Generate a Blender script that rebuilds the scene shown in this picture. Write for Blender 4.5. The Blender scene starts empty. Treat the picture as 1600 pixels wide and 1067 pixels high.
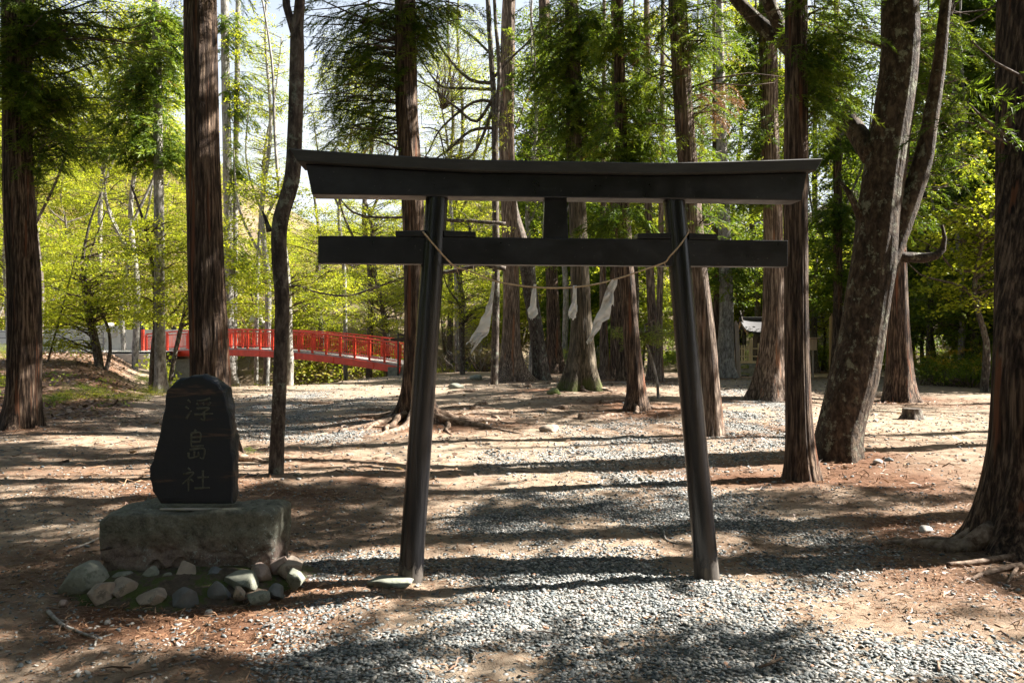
import bpy, bmesh, math, random
import numpy as np
from mathutils import Vector, Matrix

SC = bpy.context.scene
COL = SC.collection
F = 1244.4            # focal length in photo pixels (28 mm lens)
HY = 533.5            # horizon row
EYE = 1.5
# ------------------------------------------------------------------ camera, sky, sun, exposure
cam = bpy.data.cameras.new('camera'); cam.lens = 28; cam.sensor_width = 36
cam.clip_end = 3000; cam.clip_start = 0.05
camo = bpy.data.objects.new('camera', cam); COL.objects.link(camo)
camo.location = (0, 0, EYE); camo.rotation_euler = (math.radians(90), 0, 0)
SC.camera = camo
EL = math.radians(40)
AZ = (0.98, 0.2)
SUN = np.array([math.cos(EL) * AZ[0], math.cos(EL) * AZ[1], math.sin(EL)])
w = bpy.data.worlds.new('World'); SC.world = w; w.use_nodes = True
nt = w.node_tree
sky = nt.nodes.new('ShaderNodeTexSky'); sky.sky_type = 'NISHITA'; sky.sun_disc = False
sky.sun_elevation = EL; sky.sun_rotation = math.atan2(AZ[0], AZ[1])
sky.air_density = 1.0; sky.dust_density = 2.0; sky.ozone_density = 1.0
bg = nt.nodes['Background']; bg.inputs[1].default_value = 0.041
# thin bright spring cloud over the blue
tcw = nt.nodes.new('ShaderNodeTexCoord'); mpw = nt.nodes.new('ShaderNodeMapping'); mpw.inputs['Scale'].default_value = (1, 1, 2.5)
nzw = nt.nodes.new('ShaderNodeTexNoise'); nzw.inputs['Scale'].default_value = 2.2; nzw.inputs['Detail'].default_value = 7
crw = nt.nodes.new('ShaderNodeValToRGB'); crw.color_ramp.elements[0].position = .30; crw.color_ramp.elements[0].color = (.65, .65, .65, 1); crw.color_ramp.elements[1].position = .62; crw.color_ramp.elements[1].color = (.95, .95, .95, 1)
mxw = nt.nodes.new('ShaderNodeMix'); mxw.data_type = 'RGBA'; mxw.inputs[7].default_value = (5.3, 5.65, 6.1, 1)
nt.links.new(tcw.outputs['Generated'], mpw.inputs[0]); nt.links.new(mpw.outputs[0], nzw.inputs['Vector']); nt.links.new(nzw.outputs['Fac'], crw.inputs[0])
spw = nt.nodes.new('ShaderNodeSeparateXYZ'); nt.links.new(tcw.outputs['Generated'], spw.inputs[0])
mrw = nt.nodes.new('ShaderNodeMapRange'); mrw.inputs[1].default_value = .30; mrw.inputs[2].default_value = .62; mrw.inputs[3].default_value = 1; mrw.inputs[4].default_value = 0
mmw = nt.nodes.new('ShaderNodeMath'); mmw.operation = 'MULTIPLY'; nt.links.new(spw.outputs[2], mrw.inputs[0]); nt.links.new(mrw.outputs[0], mmw.inputs[0]); nt.links.new(crw.outputs[0], mmw.inputs[1])
nt.links.new(mmw.outputs[0], mxw.inputs[0]); nt.links.new(sky.outputs[0], mxw.inputs[6]); nt.links.new(mxw.outputs[2], bg.inputs[0])
sl = bpy.data.lights.new('sun', 'SUN'); sl.energy = 5.0; sl.angle = math.radians(0.5); sl.color = (1.0, 0.945, 0.87)
so = bpy.data.objects.new('sun', sl); COL.objects.link(so)
so.rotation_euler = Vector(SUN).to_track_quat('Z', 'Y').to_euler(); so.location = (20, 5, 30)
SC.view_settings.view_transform = 'Standard'; SC.view_settings.look = 'None'
SC.view_settings.exposure = 2.45; SC.view_settings.gamma = 1.0
cy = SC.cycles
cy.max_bounces = 5; cy.diffuse_bounces = 3; cy.glossy_bounces = 2; cy.transmission_bounces = 3
cy.caustics_reflective = False; cy.caustics_refractive = False

rng = np.random.default_rng(7)
random.seed(7)

# ------------------------------------------------------------------ numpy noise
def _h(ix, iy, iz, s):
    n = (ix.astype(np.int64) * 374761393 + iy.astype(np.int64) * 668265263 + iz.astype(np.int64) * 2147483647 + s * 974634777) & 0xffffffff
    n = ((n ^ (n >> 13)) * 1274126177) & 0xffffffff
    n = (n ^ (n >> 16)) & 0xffffffff
    return n.astype(np.float64) / 4294967295.0
def vnoise(x, y, z=0.0, s=0):
    x, y, z = np.broadcast_arrays(np.asarray(x, float), np.asarray(y, float), np.asarray(z, float))
    ix, iy, iz = np.floor(x), np.floor(y), np.floor(z)
    fx, fy, fz = x - ix, y - iy, z - iz
    fx = fx * fx * (3 - 2 * fx); fy = fy * fy * (3 - 2 * fy); fz = fz * fz * (3 - 2 * fz)
    r = 0
    for a in (0, 1):
        for b in (0, 1):
            for c in (0, 1):
                r = r + _h(ix + a, iy + b, iz + c, s) * (fx if a else 1 - fx) * (fy if b else 1 - fy) * (fz if c else 1 - fz)
    return r * 2 - 1
def fbm(x, y, z=0.0, o=4, s=0):
    r, a = 0, 1.0
    for i in range(o):
        r = r + a * vnoise(np.asarray(x) * 2 ** i, np.asarray(y) * 2 ** i, np.asarray(z) * 2 ** i, s + i); a *= 0.5
    return r
def sst(a, b, x):
    t = np.clip((np.asarray(x, float) - a) / (b - a), 0, 1); return t * t * (3 - 2 * t)

# ------------------------------------------------------------------ terrain height
def lineL(y): return -9.0 - (y - 20) * 0.46
def lineR(y): return -7.2 + (y - 28) * 0.24
def hgt(x, y, fine=True):
    x = np.asarray(x, float); y = np.asarray(y, float)
    h = 0.05 * fbm(x * 0.25 + 5, y * 0.25, 0, 2, 3) + 0.02 * fbm(x * 1.1, y * 1.1, 0, 2, 8) - 0.02
    h = h + 0.30 * np.exp(-(((x - 2.5) / 6.5) ** 2 + ((y - 21) / 6.5) ** 2))
    h = h + 0.10 * np.exp(-(((x + 1.9) / 1.6) ** 2 + ((y - 14.3) / 1.4) ** 2))
    bank = sst(0, 2.5, lineL(y) - x)
    h = h + 0.95 * sst(15, 31, y) * bank
    ch = sst(0.2, 1.8, x - lineL(y)) * sst(0.0, 1.6, lineR(y) - x) * sst(27.5, 31, y) * sst(52, 46, y)
    ch2 = sst(40.5, 42.5, y) * sst(52, 46, y) * sst(-6, -4, x) * sst(14, 9, x)
    h = h - 1.8 * np.maximum(ch, ch2)
    foot = 48 + 3 * np.sin(x * 0.09)
    up = np.clip(y - foot, 0, 75)
    sl = 0.27 + 0.24 * sst(-34, -85, x) + 0.10 * np.sin(x * 0.11 + 1) * sst(0, 30, up)
    h = h + sl * up * sst(0, 9, up) * (1 + 0.05 * vnoise(x * 0.12, y * 0.12, 0, 20))
    rx = np.clip(x - (23 + (y - 28) * 0.25), 0, 60) * sst(5, 22, y)
    h = h + 0.55 * rx * sst(0, 5, rx) * sst(110, 60, y)
    if fine:
        h = h + 0.012 * fbm(x * 4, y * 4, 0, 3, 30) + 0.6 * sst(48, 60, y) * vnoise(x * 0.5, y * 0.5, 0, 41)
    return h
def H(x, y): return float(hgt(x, y))
def P(px, py, Y): return np.array([(px - 800) * Y / F, Y, EYE - (py - HY) * Y / F])
def gdepth(px, py):
    Y = np.linspace(2.5, 60, 4000); X = (px - 800) * Y / F
    z = hgt(X, Y); pyy = HY + (EYE - z) * F / Y
    k = np.where(pyy <= py)[0]
    return float(Y[k[0]]) if len(k) else 60.0
def G(px, py):
    Y = gdepth(px, py); X = (px - 800) * Y / F
    return np.array([X, Y, H(X, Y)])
def gpix(x, y):  # pixel of a ground point
    y = np.maximum(y, 0.5)
    return 800 + x * F / y, HY + EYE * F / y

# where the clearing wants sun (ground patches seen in the photograph)
LIT = [(930,722,640,40),(560,700,170,24),(120,760,170,22),(60,742,110,16),(1440,690,150,38),(1180,665,70,55),(960,690,150,18),
 (520,615,150,9),(1100,606,170,11),(1000,640,80,12),(700,745,170,13),(600,845,50,16),(850,872,170,20),(980,822,100,17),
 (760,955,170,34),(900,1000,220,32),(1100,930,170,32),(1250,1000,240,60),(1350,887,240,15),(1400,810,130,15),(1330,750,120,11),
 (1560,1000,90,45),(60,830,110,15),(60,895,100,16),(80,1040,110,18),(1000,960,170,32),(480,880,60,14),(180,690,200,10),(1200,900,90,14),
 (700,650,60,10),(1480,640,120,14)]
def lit(x, y):
    px, py = gpix(np.asarray(x, float), np.asarray(y, float))
    n = 0.35 * fbm(np.asarray(x) * 1.1, np.asarray(y) * 2.2, 0, 3, 77)
    v = np.zeros(np.shape(px))
    for cx, cy_, rx, ry in LIT:
        d = ((px - cx) / rx) ** 2 + ((py - cy_) / ry) ** 2
        v = np.maximum(v, (d < 1.35 + n * 1.3).astype(float))
    far = ((np.asarray(y) > 26) & (np.asarray(x) < 3)) | ((np.asarray(y) > 31) & (np.asarray(y) < 38) & (np.asarray(x) > 6) & (np.asarray(x) < 14))
    v = np.where(far, 1.0, v)
    return v
def sun_ok(p, keep=0.10):     # p (N,3): which sprays may stay, given the ground they would shade
    t = (p[:, 2]) / SUN[2]
    gx = p[:, 0] - SUN[0] * t; gy = p[:, 1] - SUN[1] * t
    L = np.maximum.reduce([lit(gx, gy), lit(gx + .4, gy), lit(gx - .4, gy), lit(gx, gy + .25), lit(gx, gy - .25)]) * (gy > 3.0)
    t2 = (p[:, 2] - 1.85) / SUN[2]; hx = p[:, 0] - SUN[0] * t2; hy = p[:, 1] - SUN[1] * t2
    rope = (np.abs(hx - .3) < 1.1) & (np.abs(hy - 5.1) < .6) & (t2 > 0)
    return ((L < 0.5) | (rng.random(len(p)) < keep)) & ~rope

# ------------------------------------------------------------------ materials
def mat(name):
    m = bpy.data.materials.new(name); m.use_nodes = True
    n = m.node_tree; b = n.nodes['Principled BSDF']
    return m, n, b
def N(n, t, **k):
    x = n.nodes.new(t)
    for a, v in k.items():
        if a.startswith('i_'):
            x.inputs[int(a[2:]) if a[2:].isdigit() else a[2:].replace('_', ' ')].default_value = v
        else: setattr(x, a, v)
    return x
def ramp(n, stops, interp='LINEAR'):
    r = N(n, 'ShaderNodeValToRGB'); cr = r.color_ramp; cr.interpolation = interp
    while len(cr.elements) < len(stops): cr.elements.new(0.5)
    for e, (p, c) in zip(cr.elements, stops):
        e.position = p; e.color = (*c, 1) if len(c) == 3 else c
    return r
def coords(n, scale=(1, 1, 1), kind='Object'):
    tc = N(n, 'ShaderNodeTexCoord'); mp = N(n, 'ShaderNodeMapping'); mp.inputs['Scale'].default_value = scale
    n.links.new(tc.outputs[kind], mp.inputs[0]); return mp.outputs[0]
def noise(n, vec, sc, det=6, rough=0.6, dist=0.0):
    x = N(n, 'ShaderNodeTexNoise'); x.inputs['Scale'].default_value = sc; x.inputs['Detail'].default_value = det
    x.inputs['Roughness'].default_value = rough; x.inputs['Distortion'].default_value = dist
    n.links.new(vec, x.inputs['Vector']); return x.outputs['Fac']
def mixc(n, fac, a, b, mode='MIX'):
    x = N(n, 'ShaderNodeMix', data_type='RGBA', blend_type=mode)
    for s, v in ((0, fac), (6, a), (7, b)):
        if hasattr(v, 'node'): n.links.new(v, x.inputs[s])
        else: x.inputs[s].default_value = v if s == 0 else (*v, 1)
    return x.outputs[2]
def bump(n, b, h, strength=0.5, dist=0.02):
    x = N(n, 'ShaderNodeBump'); x.inputs['Strength'].default_value = strength; x.inputs['Distance'].default_value = dist
    n.links.new(h, x.inputs['Height']); n.links.new(x.outputs[0], b.inputs['Normal'])
def mathn(n, op, a, b=None):
    x = N(n, 'ShaderNodeMath', operation=op)
    for s, v in ((0, a), (1, b)):
        if v is None: continue
        if hasattr(v, 'node'): n.links.new(v, x.inputs[s])
        else: x.inputs[s].default_value = v
    return x.outputs[0]
def attr(n, name):
    a = N(n, 'ShaderNodeAttribute'); a.attribute_name = name; return a.outputs['Fac']

def bark_mat(name, dark, mid, light, zs=0.07, sc=32, lich=None, depth=0.03, strength=0.9, moss=0.0, red=None):
    m, n, b = mat(name)
    v = coords(n, (1, 1, zs))
    a = noise(n, v, sc, 8, 0.65, 0.3)
    r = ramp(n, [(0.38, dark), (0.50, mid), (0.66, light)])
    n.links.new(a, r.inputs[0]); c = r.outputs[0]
    v2 = coords(n, (1, 1, 0.25)); big = noise(n, v2, 2.2, 4, 0.6)
    r2 = ramp(n, [(0.35, (0.55, 0.55, 0.55)), (0.65, (1.15, 1.12, 1.1))]); n.links.new(big, r2.inputs[0])
    c = mixc(n, 1.0, c, r2.outputs[0], 'MULTIPLY')
    if red:
        v3 = coords(n, (1, 1, 0.05)); q = noise(n, v3, 9, 3, 0.5)
        r3 = ramp(n, [(0.62, (0, 0, 0)), (0.68, (1, 1, 1))]); n.links.new(q, r3.inputs[0])
        c = mixc(n, r3.outputs[0], c, red)
    if lich:
        v4 = coords(n, (1, 1, 0.8)); q = noise(n, v4, 7, 8, 0.75)
        r4 = ramp(n, [(0.55, (0, 0, 0)), (0.62, (0.8, 0.8, 0.8))]); n.links.new(q, r4.inputs[0])
        c = mixc(n, r4.outputs[0], c, lich)
    if moss:
        g = N(n, 'ShaderNodeTexCoord'); s = N(n, 'ShaderNodeSeparateXYZ'); n.links.new(g.outputs['Object'], s.inputs[0])
        mr = N(n, 'ShaderNodeMapRange'); mr.inputs[1].default_value = moss; mr.inputs[2].default_value = 0.0
        n.links.new(s.outputs[2], mr.inputs[0])
        q = mathn(n, 'MULTIPLY', mr.outputs[0], noise(n, v2, 6, 6, 0.7))
        r5 = ramp(n, [(0.30, (0, 0, 0)), (0.42, (0.85, 0.85, 0.85))]); n.links.new(q, r5.inputs[0])
        c = mixc(n, r5.outputs[0], c, (0.075, 0.09, 0.02))
    n.links.new(c, b.inputs['Base Color']); b.inputs['Roughness'].default_value = 0.85
    b.inputs['Specular IOR Level'].default_value = 0.25
    bump(n, b, a, strength, depth)
    return m
M = {}
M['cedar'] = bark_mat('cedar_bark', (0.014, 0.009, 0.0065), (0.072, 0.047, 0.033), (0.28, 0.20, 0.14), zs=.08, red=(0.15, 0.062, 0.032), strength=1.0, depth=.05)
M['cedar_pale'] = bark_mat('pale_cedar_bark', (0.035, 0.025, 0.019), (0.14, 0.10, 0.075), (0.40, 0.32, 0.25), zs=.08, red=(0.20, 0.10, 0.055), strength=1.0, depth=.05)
M['cedar_moss'] = bark_mat('mossy_cedar_bark', (0.03, 0.026, 0.016), (0.10, 0.082, 0.055), (0.24, 0.20, 0.145), moss=0.8, strength=1.0, depth=.05)
M['grey'] = bark_mat('grey_bark', (0.11, 0.10, 0.085), (0.24, 0.225, 0.20), (0.38, 0.365, 0.34), zs=0.3, sc=16, depth=0.01, lich=(0.33, 0.34, 0.29))
M['rough'] = bark_mat('rough_bark', (0.022, 0.016, 0.011), (0.055, 0.039, 0.027), (0.125, 0.092, 0.063), zs=0.5, sc=17, depth=0.05, lich=(0.22, 0.23, 0.17))
M['dark'] = bark_mat('dark_bark', (0.03, 0.024, 0.02), (0.08, 0.062, 0.05), (0.17, 0.145, 0.12), zs=0.35, sc=20, depth=0.012, lich=(0.20, 0.22, 0.17))
M['root'] = bark_mat('root_bark', (0.09, 0.055, 0.035), (0.22, 0.155, 0.11), (0.40, 0.31, 0.235), zs=1, sc=14, depth=0.01)
M['twig'] = bark_mat('twig_bark', (0.04, 0.03, 0.025), (0.12, 0.09, 0.07), (0.25, 0.2, 0.16), zs=1, sc=20, depth=0.004)

def leaf_mat(name, stops, trans=0.5, rough=0.5):
    m, n, b = mat(name)
    r = ramp(n, stops); n.links.new(attr(n, 'tint'), r.inputs[0])
    n.links.new(r.outputs[0], b.inputs['Base Color']); b.inputs['Roughness'].default_value = rough
    b.inputs['Specular IOR Level'].default_value = 0.3
    t = N(n, 'ShaderNodeBsdfTranslucent')
    g = mixc(n, 1.0, r.outputs[0], (1.35, 1.3, 0.75), 'MULTIPLY'); n.links.new(g, t.inputs[0])
    ms = N(n, 'ShaderNodeMixShader'); ms.inputs[0].default_value = trans
    n.links.new(b.outputs[0], ms.inputs[1]); n.links.new(t.outputs[0], ms.inputs[2])
    n.links.new(ms.outputs[0], n.nodes['Material Output'].inputs[0])
    return m
M['needle'] = leaf_mat('cedar_needles', [(0, (0.028, 0.055, 0.008)), (0.45, (0.085, 0.14, 0.014)), (0.86, (0.20, 0.26, 0.025)), (0.94, (0.19, 0.19, 0.035)), (0.96, (0.20, 0.095, 0.045)), (1, (0.25, 0.13, 0.07))], 0.5)
M['dead'] = leaf_mat('dead_needles', [(0, (0.12, 0.055, 0.03)), (1, (0.30, 0.17, 0.10))], 0.25)
M['maple'] = leaf_mat('maple_leaves', [(0, (0.10, 0.15, 0.012)), (0.4, (0.24, 0.28, 0.022)), (0.8, (0.36, 0.39, 0.035)), (1, (0.48, 0.41, 0.06))], 0.58)
M['leaf'] = leaf_mat('green_leaves', [(0, (0.04, 0.075, 0.010)), (0.5, (0.12, 0.18, 0.018)), (1, (0.27, 0.31, 0.03))], 0.45)
M['budleaf'] = leaf_mat('bronze_bud_leaves', [(0, (0.20, 0.14, 0.05)), (0.5, (0.30, 0.24, 0.10)), (1, (0.30, 0.33, 0.06))], 0.45)
M['flower'] = leaf_mat('yellow_flowers', [(0, (0.5, 0.28, 0.02)), (1, (0.7, 0.45, 0.03))], 0.4)
M['litter'] = leaf_mat('needle_litter', [(0, (0.08, 0.04, 0.022)), (0.5, (0.19, 0.095, 0.05)), (1, (0.32, 0.20, 0.12))], 0.05)
M['leaflitter'] = leaf_mat('dry_leaf_litter', [(0, (0.05, 0.032, 0.022)), (0.5, (0.17, 0.11, 0.078)), (1, (0.36, 0.26, 0.19))], 0.15)

# ------------------------------------------------------------------ mesh building
def mk(name, V, T, mats, parent=None, mi=None, tint=None, smooth=True, loc=None):
    """V (n,3) verts, T (m,3) triangles -> one mesh object"""
    V = np.asarray(V, np.float32); T = np.asarray(T, np.int32)
    me = bpy.data.meshes.new(name)
    me.vertices.add(len(V)); me.vertices.foreach_set('co', V.ravel())
    me.loops.add(len(T) * 3); me.loops.foreach_set('vertex_index', T.ravel())
    me.polygons.add(len(T)); me.polygons.foreach_set('loop_start', np.arange(0, len(T) * 3, 3, dtype=np.int32))
    if mi is not None: me.polygons.foreach_set('material_index', np.asarray(mi, np.int32))
    me.polygons.foreach_set('use_smooth', np.full(len(T), smooth, dtype=bool) if np.isscalar(smooth) else np.asarray(smooth, bool))
    if tint is not None:
        a = me.attributes.new('tint', 'FLOAT', 'FACE'); a.data.foreach_set('value', np.asarray(tint, np.float32))
    for m in (mats if isinstance(mats, (list, tuple)) else [mats]): me.materials.append(M[m] if isinstance(m, str) else m)
    me.update(calc_edges=True)
    o = bpy.data.objects.new(name, me); COL.objects.link(o)
    if parent is not None: o.parent = parent
    if loc is not None: o.location = loc
    return o
class TS:
    """accumulates triangle soups / indexed pieces into one mesh"""
    def __init__(s): s.V = []; s.T = []; s.mi = []; s.ti = []; s.sm = []; s.n = 0
    def add(s, V, T, mi=0, ti=0.5, sm=True):
        V = np.asarray(V, float); T = np.asarray(T, int)
        if not len(T): return
        s.V.append(V); s.T.append(T + s.n); s.n += len(V)
        s.mi.append(np.full(len(T), mi)); s.ti.append(np.broadcast_to(np.asarray(ti, float), (len(T),))); s.sm.append(np.full(len(T), sm))
    def soup(s, X, mi=0, ti=0.5):      # X (t,3,3)
        s.add(X.reshape(-1, 3), np.arange(len(X) * 3).reshape(-1, 3), mi, ti, False)
    def build(s, name, mats, parent=None, origin=None, loc=None):
        V = np.concatenate(s.V)
        if origin is not None: V = V - np.asarray(origin)
        return mk(name, V, np.concatenate(s.T), mats, parent, np.concatenate(s.mi), np.concatenate(s.ti), np.concatenate(s.sm), loc)
def quads(Q):
    Q = np.asarray(Q); return np.concatenate([Q[:, [0, 1, 2]], Q[:, [0, 2, 3]]])
def grid_q(nr, nc, wrap=True):
    i = np.arange(nr - 1)[:, None]; j = np.arange(nc if wrap else nc - 1)[None]
    a = i * nc + j; b = i * nc + (j + 1) % nc
    return quads(np.stack([a, b, b + nc, a + nc], -1).reshape(-1, 4))
def catmull(pts, step):
    pts = np.asarray(pts, float); out = []
    for i in range(len(pts) - 1):
        p0 = pts[max(i - 1, 0)]; p1 = pts[i]; p2 = pts[i + 1]; p3 = pts[min(i + 2, len(pts) - 1)]
        n = max(1, int(np.linalg.norm((p2 - p1)[:3]) / step))
        for k in range(n):
            t = k / n
            out.append(0.5 * ((2 * p1) + (-p0 + p2) * t + (2 * p0 - 5 * p1 + 4 * p2 - p3) * t * t + (-p0 + 3 * p1 - 3 * p2 + p3) * t ** 3))
    out.append(pts[-1]); return np.array(out)
def tube(path, seg=8, step=0.2, cap=True, rough=0.0, seed=0):
    """path rows (x,y,z,r)"""
    p = catmull(path, step); c = p[:, :3]; r = np.maximum(p[:, 3], 0.0008)
    t = np.gradient(c, axis=0); t /= np.linalg.norm(t, axis=1)[:, None] + 1e-9
    ref = np.array([0.0, 1, 0]) if abs(t[0] @ np.array([0, 1.0, 0])) < 0.8 else np.array([1.0, 0, 0])
    N1 = []; u = ref - t[0] * (ref @ t[0]); u /= np.linalg.norm(u)
    for k in range(len(c)):
        u = u - t[k] * (u @ t[k]); u /= np.linalg.norm(u) + 1e-9; N1.append(u)
    N1 = np.array(N1); N2 = np.cross(t, N1)
    a = np.linspace(0, 2 * math.pi, seg, endpoint=False)
    ca, sa = np.cos(a)[None, :, None], np.sin(a)[None, :, None]
    D = N1[:, None] * ca + N2[:, None] * sa
    rr = r[:, None, None] * np.ones_like(ca)
    if rough:
        q = c[:, None] * 3 + D * 1.5
        rr = rr * (1 + rough * fbm(q[..., 0], q[..., 1], q[..., 2], 2, seed)[..., None])
    V = (c[:, None] + D * rr).reshape(-1, 3); T = grid_q(len(c), seg)
    if cap:
        n = len(V); V = np.vstack([V, c[0], c[-1]])
        j = np.arange(seg); k = (j + 1) % seg; L = (len(c) - 1) * seg
        T = np.vstack([T, np.stack([np.full(seg, n), k, j], 1), np.stack([np.full(seg, n + 1), L + j, L + k], 1)])
    return V, T
def trunk_geo(path, seg=40, step=0.12, flute=0.05, flare=0.6, lobes=5, fh=0.3, seed=0, zbase=0.0, k=3.0, lump=0.03):
    p = catmull(path, step); c = p[:, :3]; r = p[:, 3]
    a = np.linspace(0, 2 * math.pi, seg, endpoint=False)[None]
    z = c[:, 2][:, None]; zz = np.maximum(z - zbase, 0)
    ph = (seed * 1.7) % 6.28
    lob = 0.55 + 0.45 * np.cos(lobes * a + ph + 0.8 * np.sin(2 * a + seed)) + 0.18 * np.cos(3 * a - ph)
    fl = 1 + flare * np.exp(-zz / fh) * lob + 0.18 * flare * np.exp(-zz / (fh * 3.5)) * (0.6 + lob)
    x1, y1 = np.cos(a), np.sin(a)
    n1 = fbm(x1 * k, y1 * k, z * 0.35 + seed, 3, seed)
    n2 = fbm(x1 * k * 3, y1 * k * 3, z * 0.8, 2, seed + 9)
    n3 = vnoise(x1 * 1.2, y1 * 1.2, z * 1.3, seed + 5)
    n4 = fbm(x1 * k * 6, y1 * k * 6, z * 1.1, 2, seed + 19) if seg > 50 else 0
    rr = r[:, None] * fl * (1 + flute * n1 + flute * 0.5 * n2 + lump * n3 + flute * 0.45 * n4 * (lump < .05))
    V = np.stack([c[:, 0][:, None] + rr * x1, c[:, 1][:, None] + rr * y1, z + 0 * x1], -1).reshape(-1, 3)
    return V, grid_q(len(c), seg)
def unit(v): v = np.asarray(v, float); return v / (np.linalg.norm(v, axis=-1, keepdims=True) + 1e-9)

# icospheres
def ico(sub):
    bm = bmesh.new(); bmesh.ops.create_icosphere(bm, subdivisions=sub, radius=1)
    V = np.array([v.co[:] for v in bm.verts]); T = np.array([[v.index for v in f.verts] for f in bm.faces]); bm.free(); return V, T
ICO = {k: ico(k) for k in (1, 2, 3, 4)}
def rock(size, seed=0, sub=3, ang=0.6, nz=0.18, hf=.03):
    V, T = ICO[sub]; V = V.copy(); r = np.random.default_rng(seed)
    V *= (1 + nz * fbm(V[:, 0] * 1.3 + seed, V[:, 1] * 1.3, V[:, 2] * 1.3, 3, seed))[:, None]
    for k in range(int(9 * ang) + 2):
        d = unit(r.normal(size=3)); c = r.uniform(0.42, 0.75) if ang > 1 else r.uniform(0.55, 0.85); q = V @ d
        V -= np.outer(np.maximum(q - c, 0) * 0.9, d)
    V *= (1 + hf * fbm(V[:, 0] * 5, V[:, 1] * 5, V[:, 2] * 5, 2, seed + 3))[:, None]
    return V * np.asarray(size), T

# ------------------------------------------------------------------ tagging
def tag(o, label=None, cat=None, group=None, kind=None):
    if label: o['label'] = label
    if cat: o['category'] = cat
    if group: o['group'] = group
    if kind: o['kind'] = kind
    return o
def empty(name, loc, label=None, cat=None, group=None, rz=0):
    o = bpy.data.objects.new(name, None); COL.objects.link(o); o.location = [float(v) for v in loc]; o.rotation_euler = (0, 0, rz)
    o.empty_display_size = 0.2
    return tag(o, label, cat, group)
def copy_tree(o, parent=None):
    c = o.copy(); COL.objects.link(c); c.parent = parent
    for ch in list(o.children): copy_tree(ch, c)
    return c

# ------------------------------------------------------------------ foliage sprays (prototype triangle soups)
def tri_needle(p, d, side, L, W):
    return np.stack([p - side * W, p + side * W, p + d * L], -2)
def proto_plume(seed, ntw=13, nn=9, nl=0.11, nw=0.012, droop=0.35):
    r = np.random.default_rng(seed); out = []
    for k in range(ntw):
        t = (k + 0.5) / ntw; s = 1 if k % 2 else -1
        base = np.array([t, 0, -droop * t * t])
        d = unit(np.array([0.75, s * r.uniform(0.35, 0.8), r.uniform(-0.55, 0.25) - droop * t]))
        L = 0.42 * (1 - 0.55 * t) * r.uniform(0.7, 1.2)
        for j in range(nn):
            u = j / nn; q = base + d * L * u + np.array([0, 0, -0.15 * (L * u) ** 2 * 4])
            sd = 1 if j % 2 else -1
            v = unit(d * 0.9 + np.cross(d, [0, 0, 1]) * sd * 0.6 + r.normal(size=3) * 0.25)
            side = unit(np.cross(v, r.normal(size=3)))
            out.append(tri_needle(q, v, side, nl * r.uniform(0.8, 1.3), nw))
    for j in range(8):
        t = 0.7 + 0.3 * j / 8; q = np.array([t, 0, -droop * t * t]); v = unit(np.array([1, r.normal() * 0.5, -0.4 + r.normal() * 0.3]))
        out.append(tri_needle(q, v, unit(np.cross(v, r.normal(size=3))), nl * 1.3, nw))
    return np.array(out)
PL_F = [proto_plume(10 + i) for i in range(5)]
PL_M = [proto_plume(30 + i, 10, 6, 0.15, 0.020) for i in range(4)]
PL_C = [proto_plume(50 + i, 8, 4, 0.22, 0.034) for i in range(4)]
def proto_spray(seed, n=24, ls=0.13, flat=0.18):
    r = np.random.default_rng(seed); out = []
    for k in range(n):
        a = r.uniform(-1.3, 1.3); rad = math.sqrt(r.random())
        p = np.array([rad * math.cos(a), rad * math.sin(a) * 0.8, r.normal() * flat * 0.4 - 0.1 * rad])
        d = unit(np.array([math.cos(a + r.normal() * 0.7), math.sin(a + r.normal() * 0.7), r.normal() * 0.35 - 0.15]))
        s = unit(np.cross(d, unit(np.array([r.normal() * 0.45, r.normal() * 0.45, 1.0])))); L = ls * r.uniform(0.7, 1.25)
        a0 = p; b0 = p + d * L * 0.5 + s * L * 0.42; c0 = p + d * L; e0 = p + d * L * 0.5 - s * L * 0.42 + np.array([0, 0, L * 0.12])
        out.append([a0, b0, c0]); out.append([a0, c0, e0])
    return np.array(out)
SP_F = [proto_spray(80 + i, 30, 0.10) for i in range(5)]
SP_M = [proto_spray(90 + i, 22, 0.15) for i in range(4)]
SP_C = [proto_spray(95 + i, 16, 0.20, 0.3) for i in range(4)]
def place(ts, protos, pos, dirs, scale, mi=1, tint=None, r=rng):
    pos = np.asarray(pos, float); n = len(pos)
    if n == 0: return
    X = unit(dirs); up = np.tile([0.0, 0, 1.0], (n, 1)) + r.normal(size=(n, 3)) * 0.25
    Z = up - X * (up * X).sum(1, keepdims=True); Z = unit(Z); Y = np.cross(Z, X)
    R = np.stack([X, Y, Z], 1)        # rows = local axes
    which = r.integers(0, len(protos), n)
    tb = r.random(n) if tint is None else np.asarray(tint)
    for w_ in range(len(protos)):
        k = np.where(which == w_)[0]
        if not len(k): continue
        A = protos[w_]                                  # (t,3,3)
        B = np.einsum('tvi,nij->ntvj', A, R[k]) * np.asarray(scale)[k][:, None, None, None] + pos[k][:, None, None, :]
        ti = np.clip(tb[k][:, None] * 0.75 + r.random((len(k), len(A))) * 0.25, 0, 1)
        ts.soup(B.reshape(-1, 3, 3), mi, ti.reshape(-1))
def limb_to(ts, a, b, r0, r1, sag=0.15, mi=0, seg=5, step=0.35, r=rng):
    a = np.asarray(a, float); b = np.asarray(b, float); d = b - a; L = np.linalg.norm(d)
    m1 = a + d * 0.35 + r.normal(size=3) * 0.06 * L + [0, 0, sag * L]; m2 = a + d * 0.7 + r.normal(size=3) * 0.05 * L + [0, 0, sag * L * 0.7]
    V, T = tube([(*a, r0), (*m1, r0 * 0.8 + r1 * 0.2), (*m2, r0 * 0.4 + r1 * 0.6), (*b, r1)], seg, step)
    ts.add(V, T, mi, 0.5, True)

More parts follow.
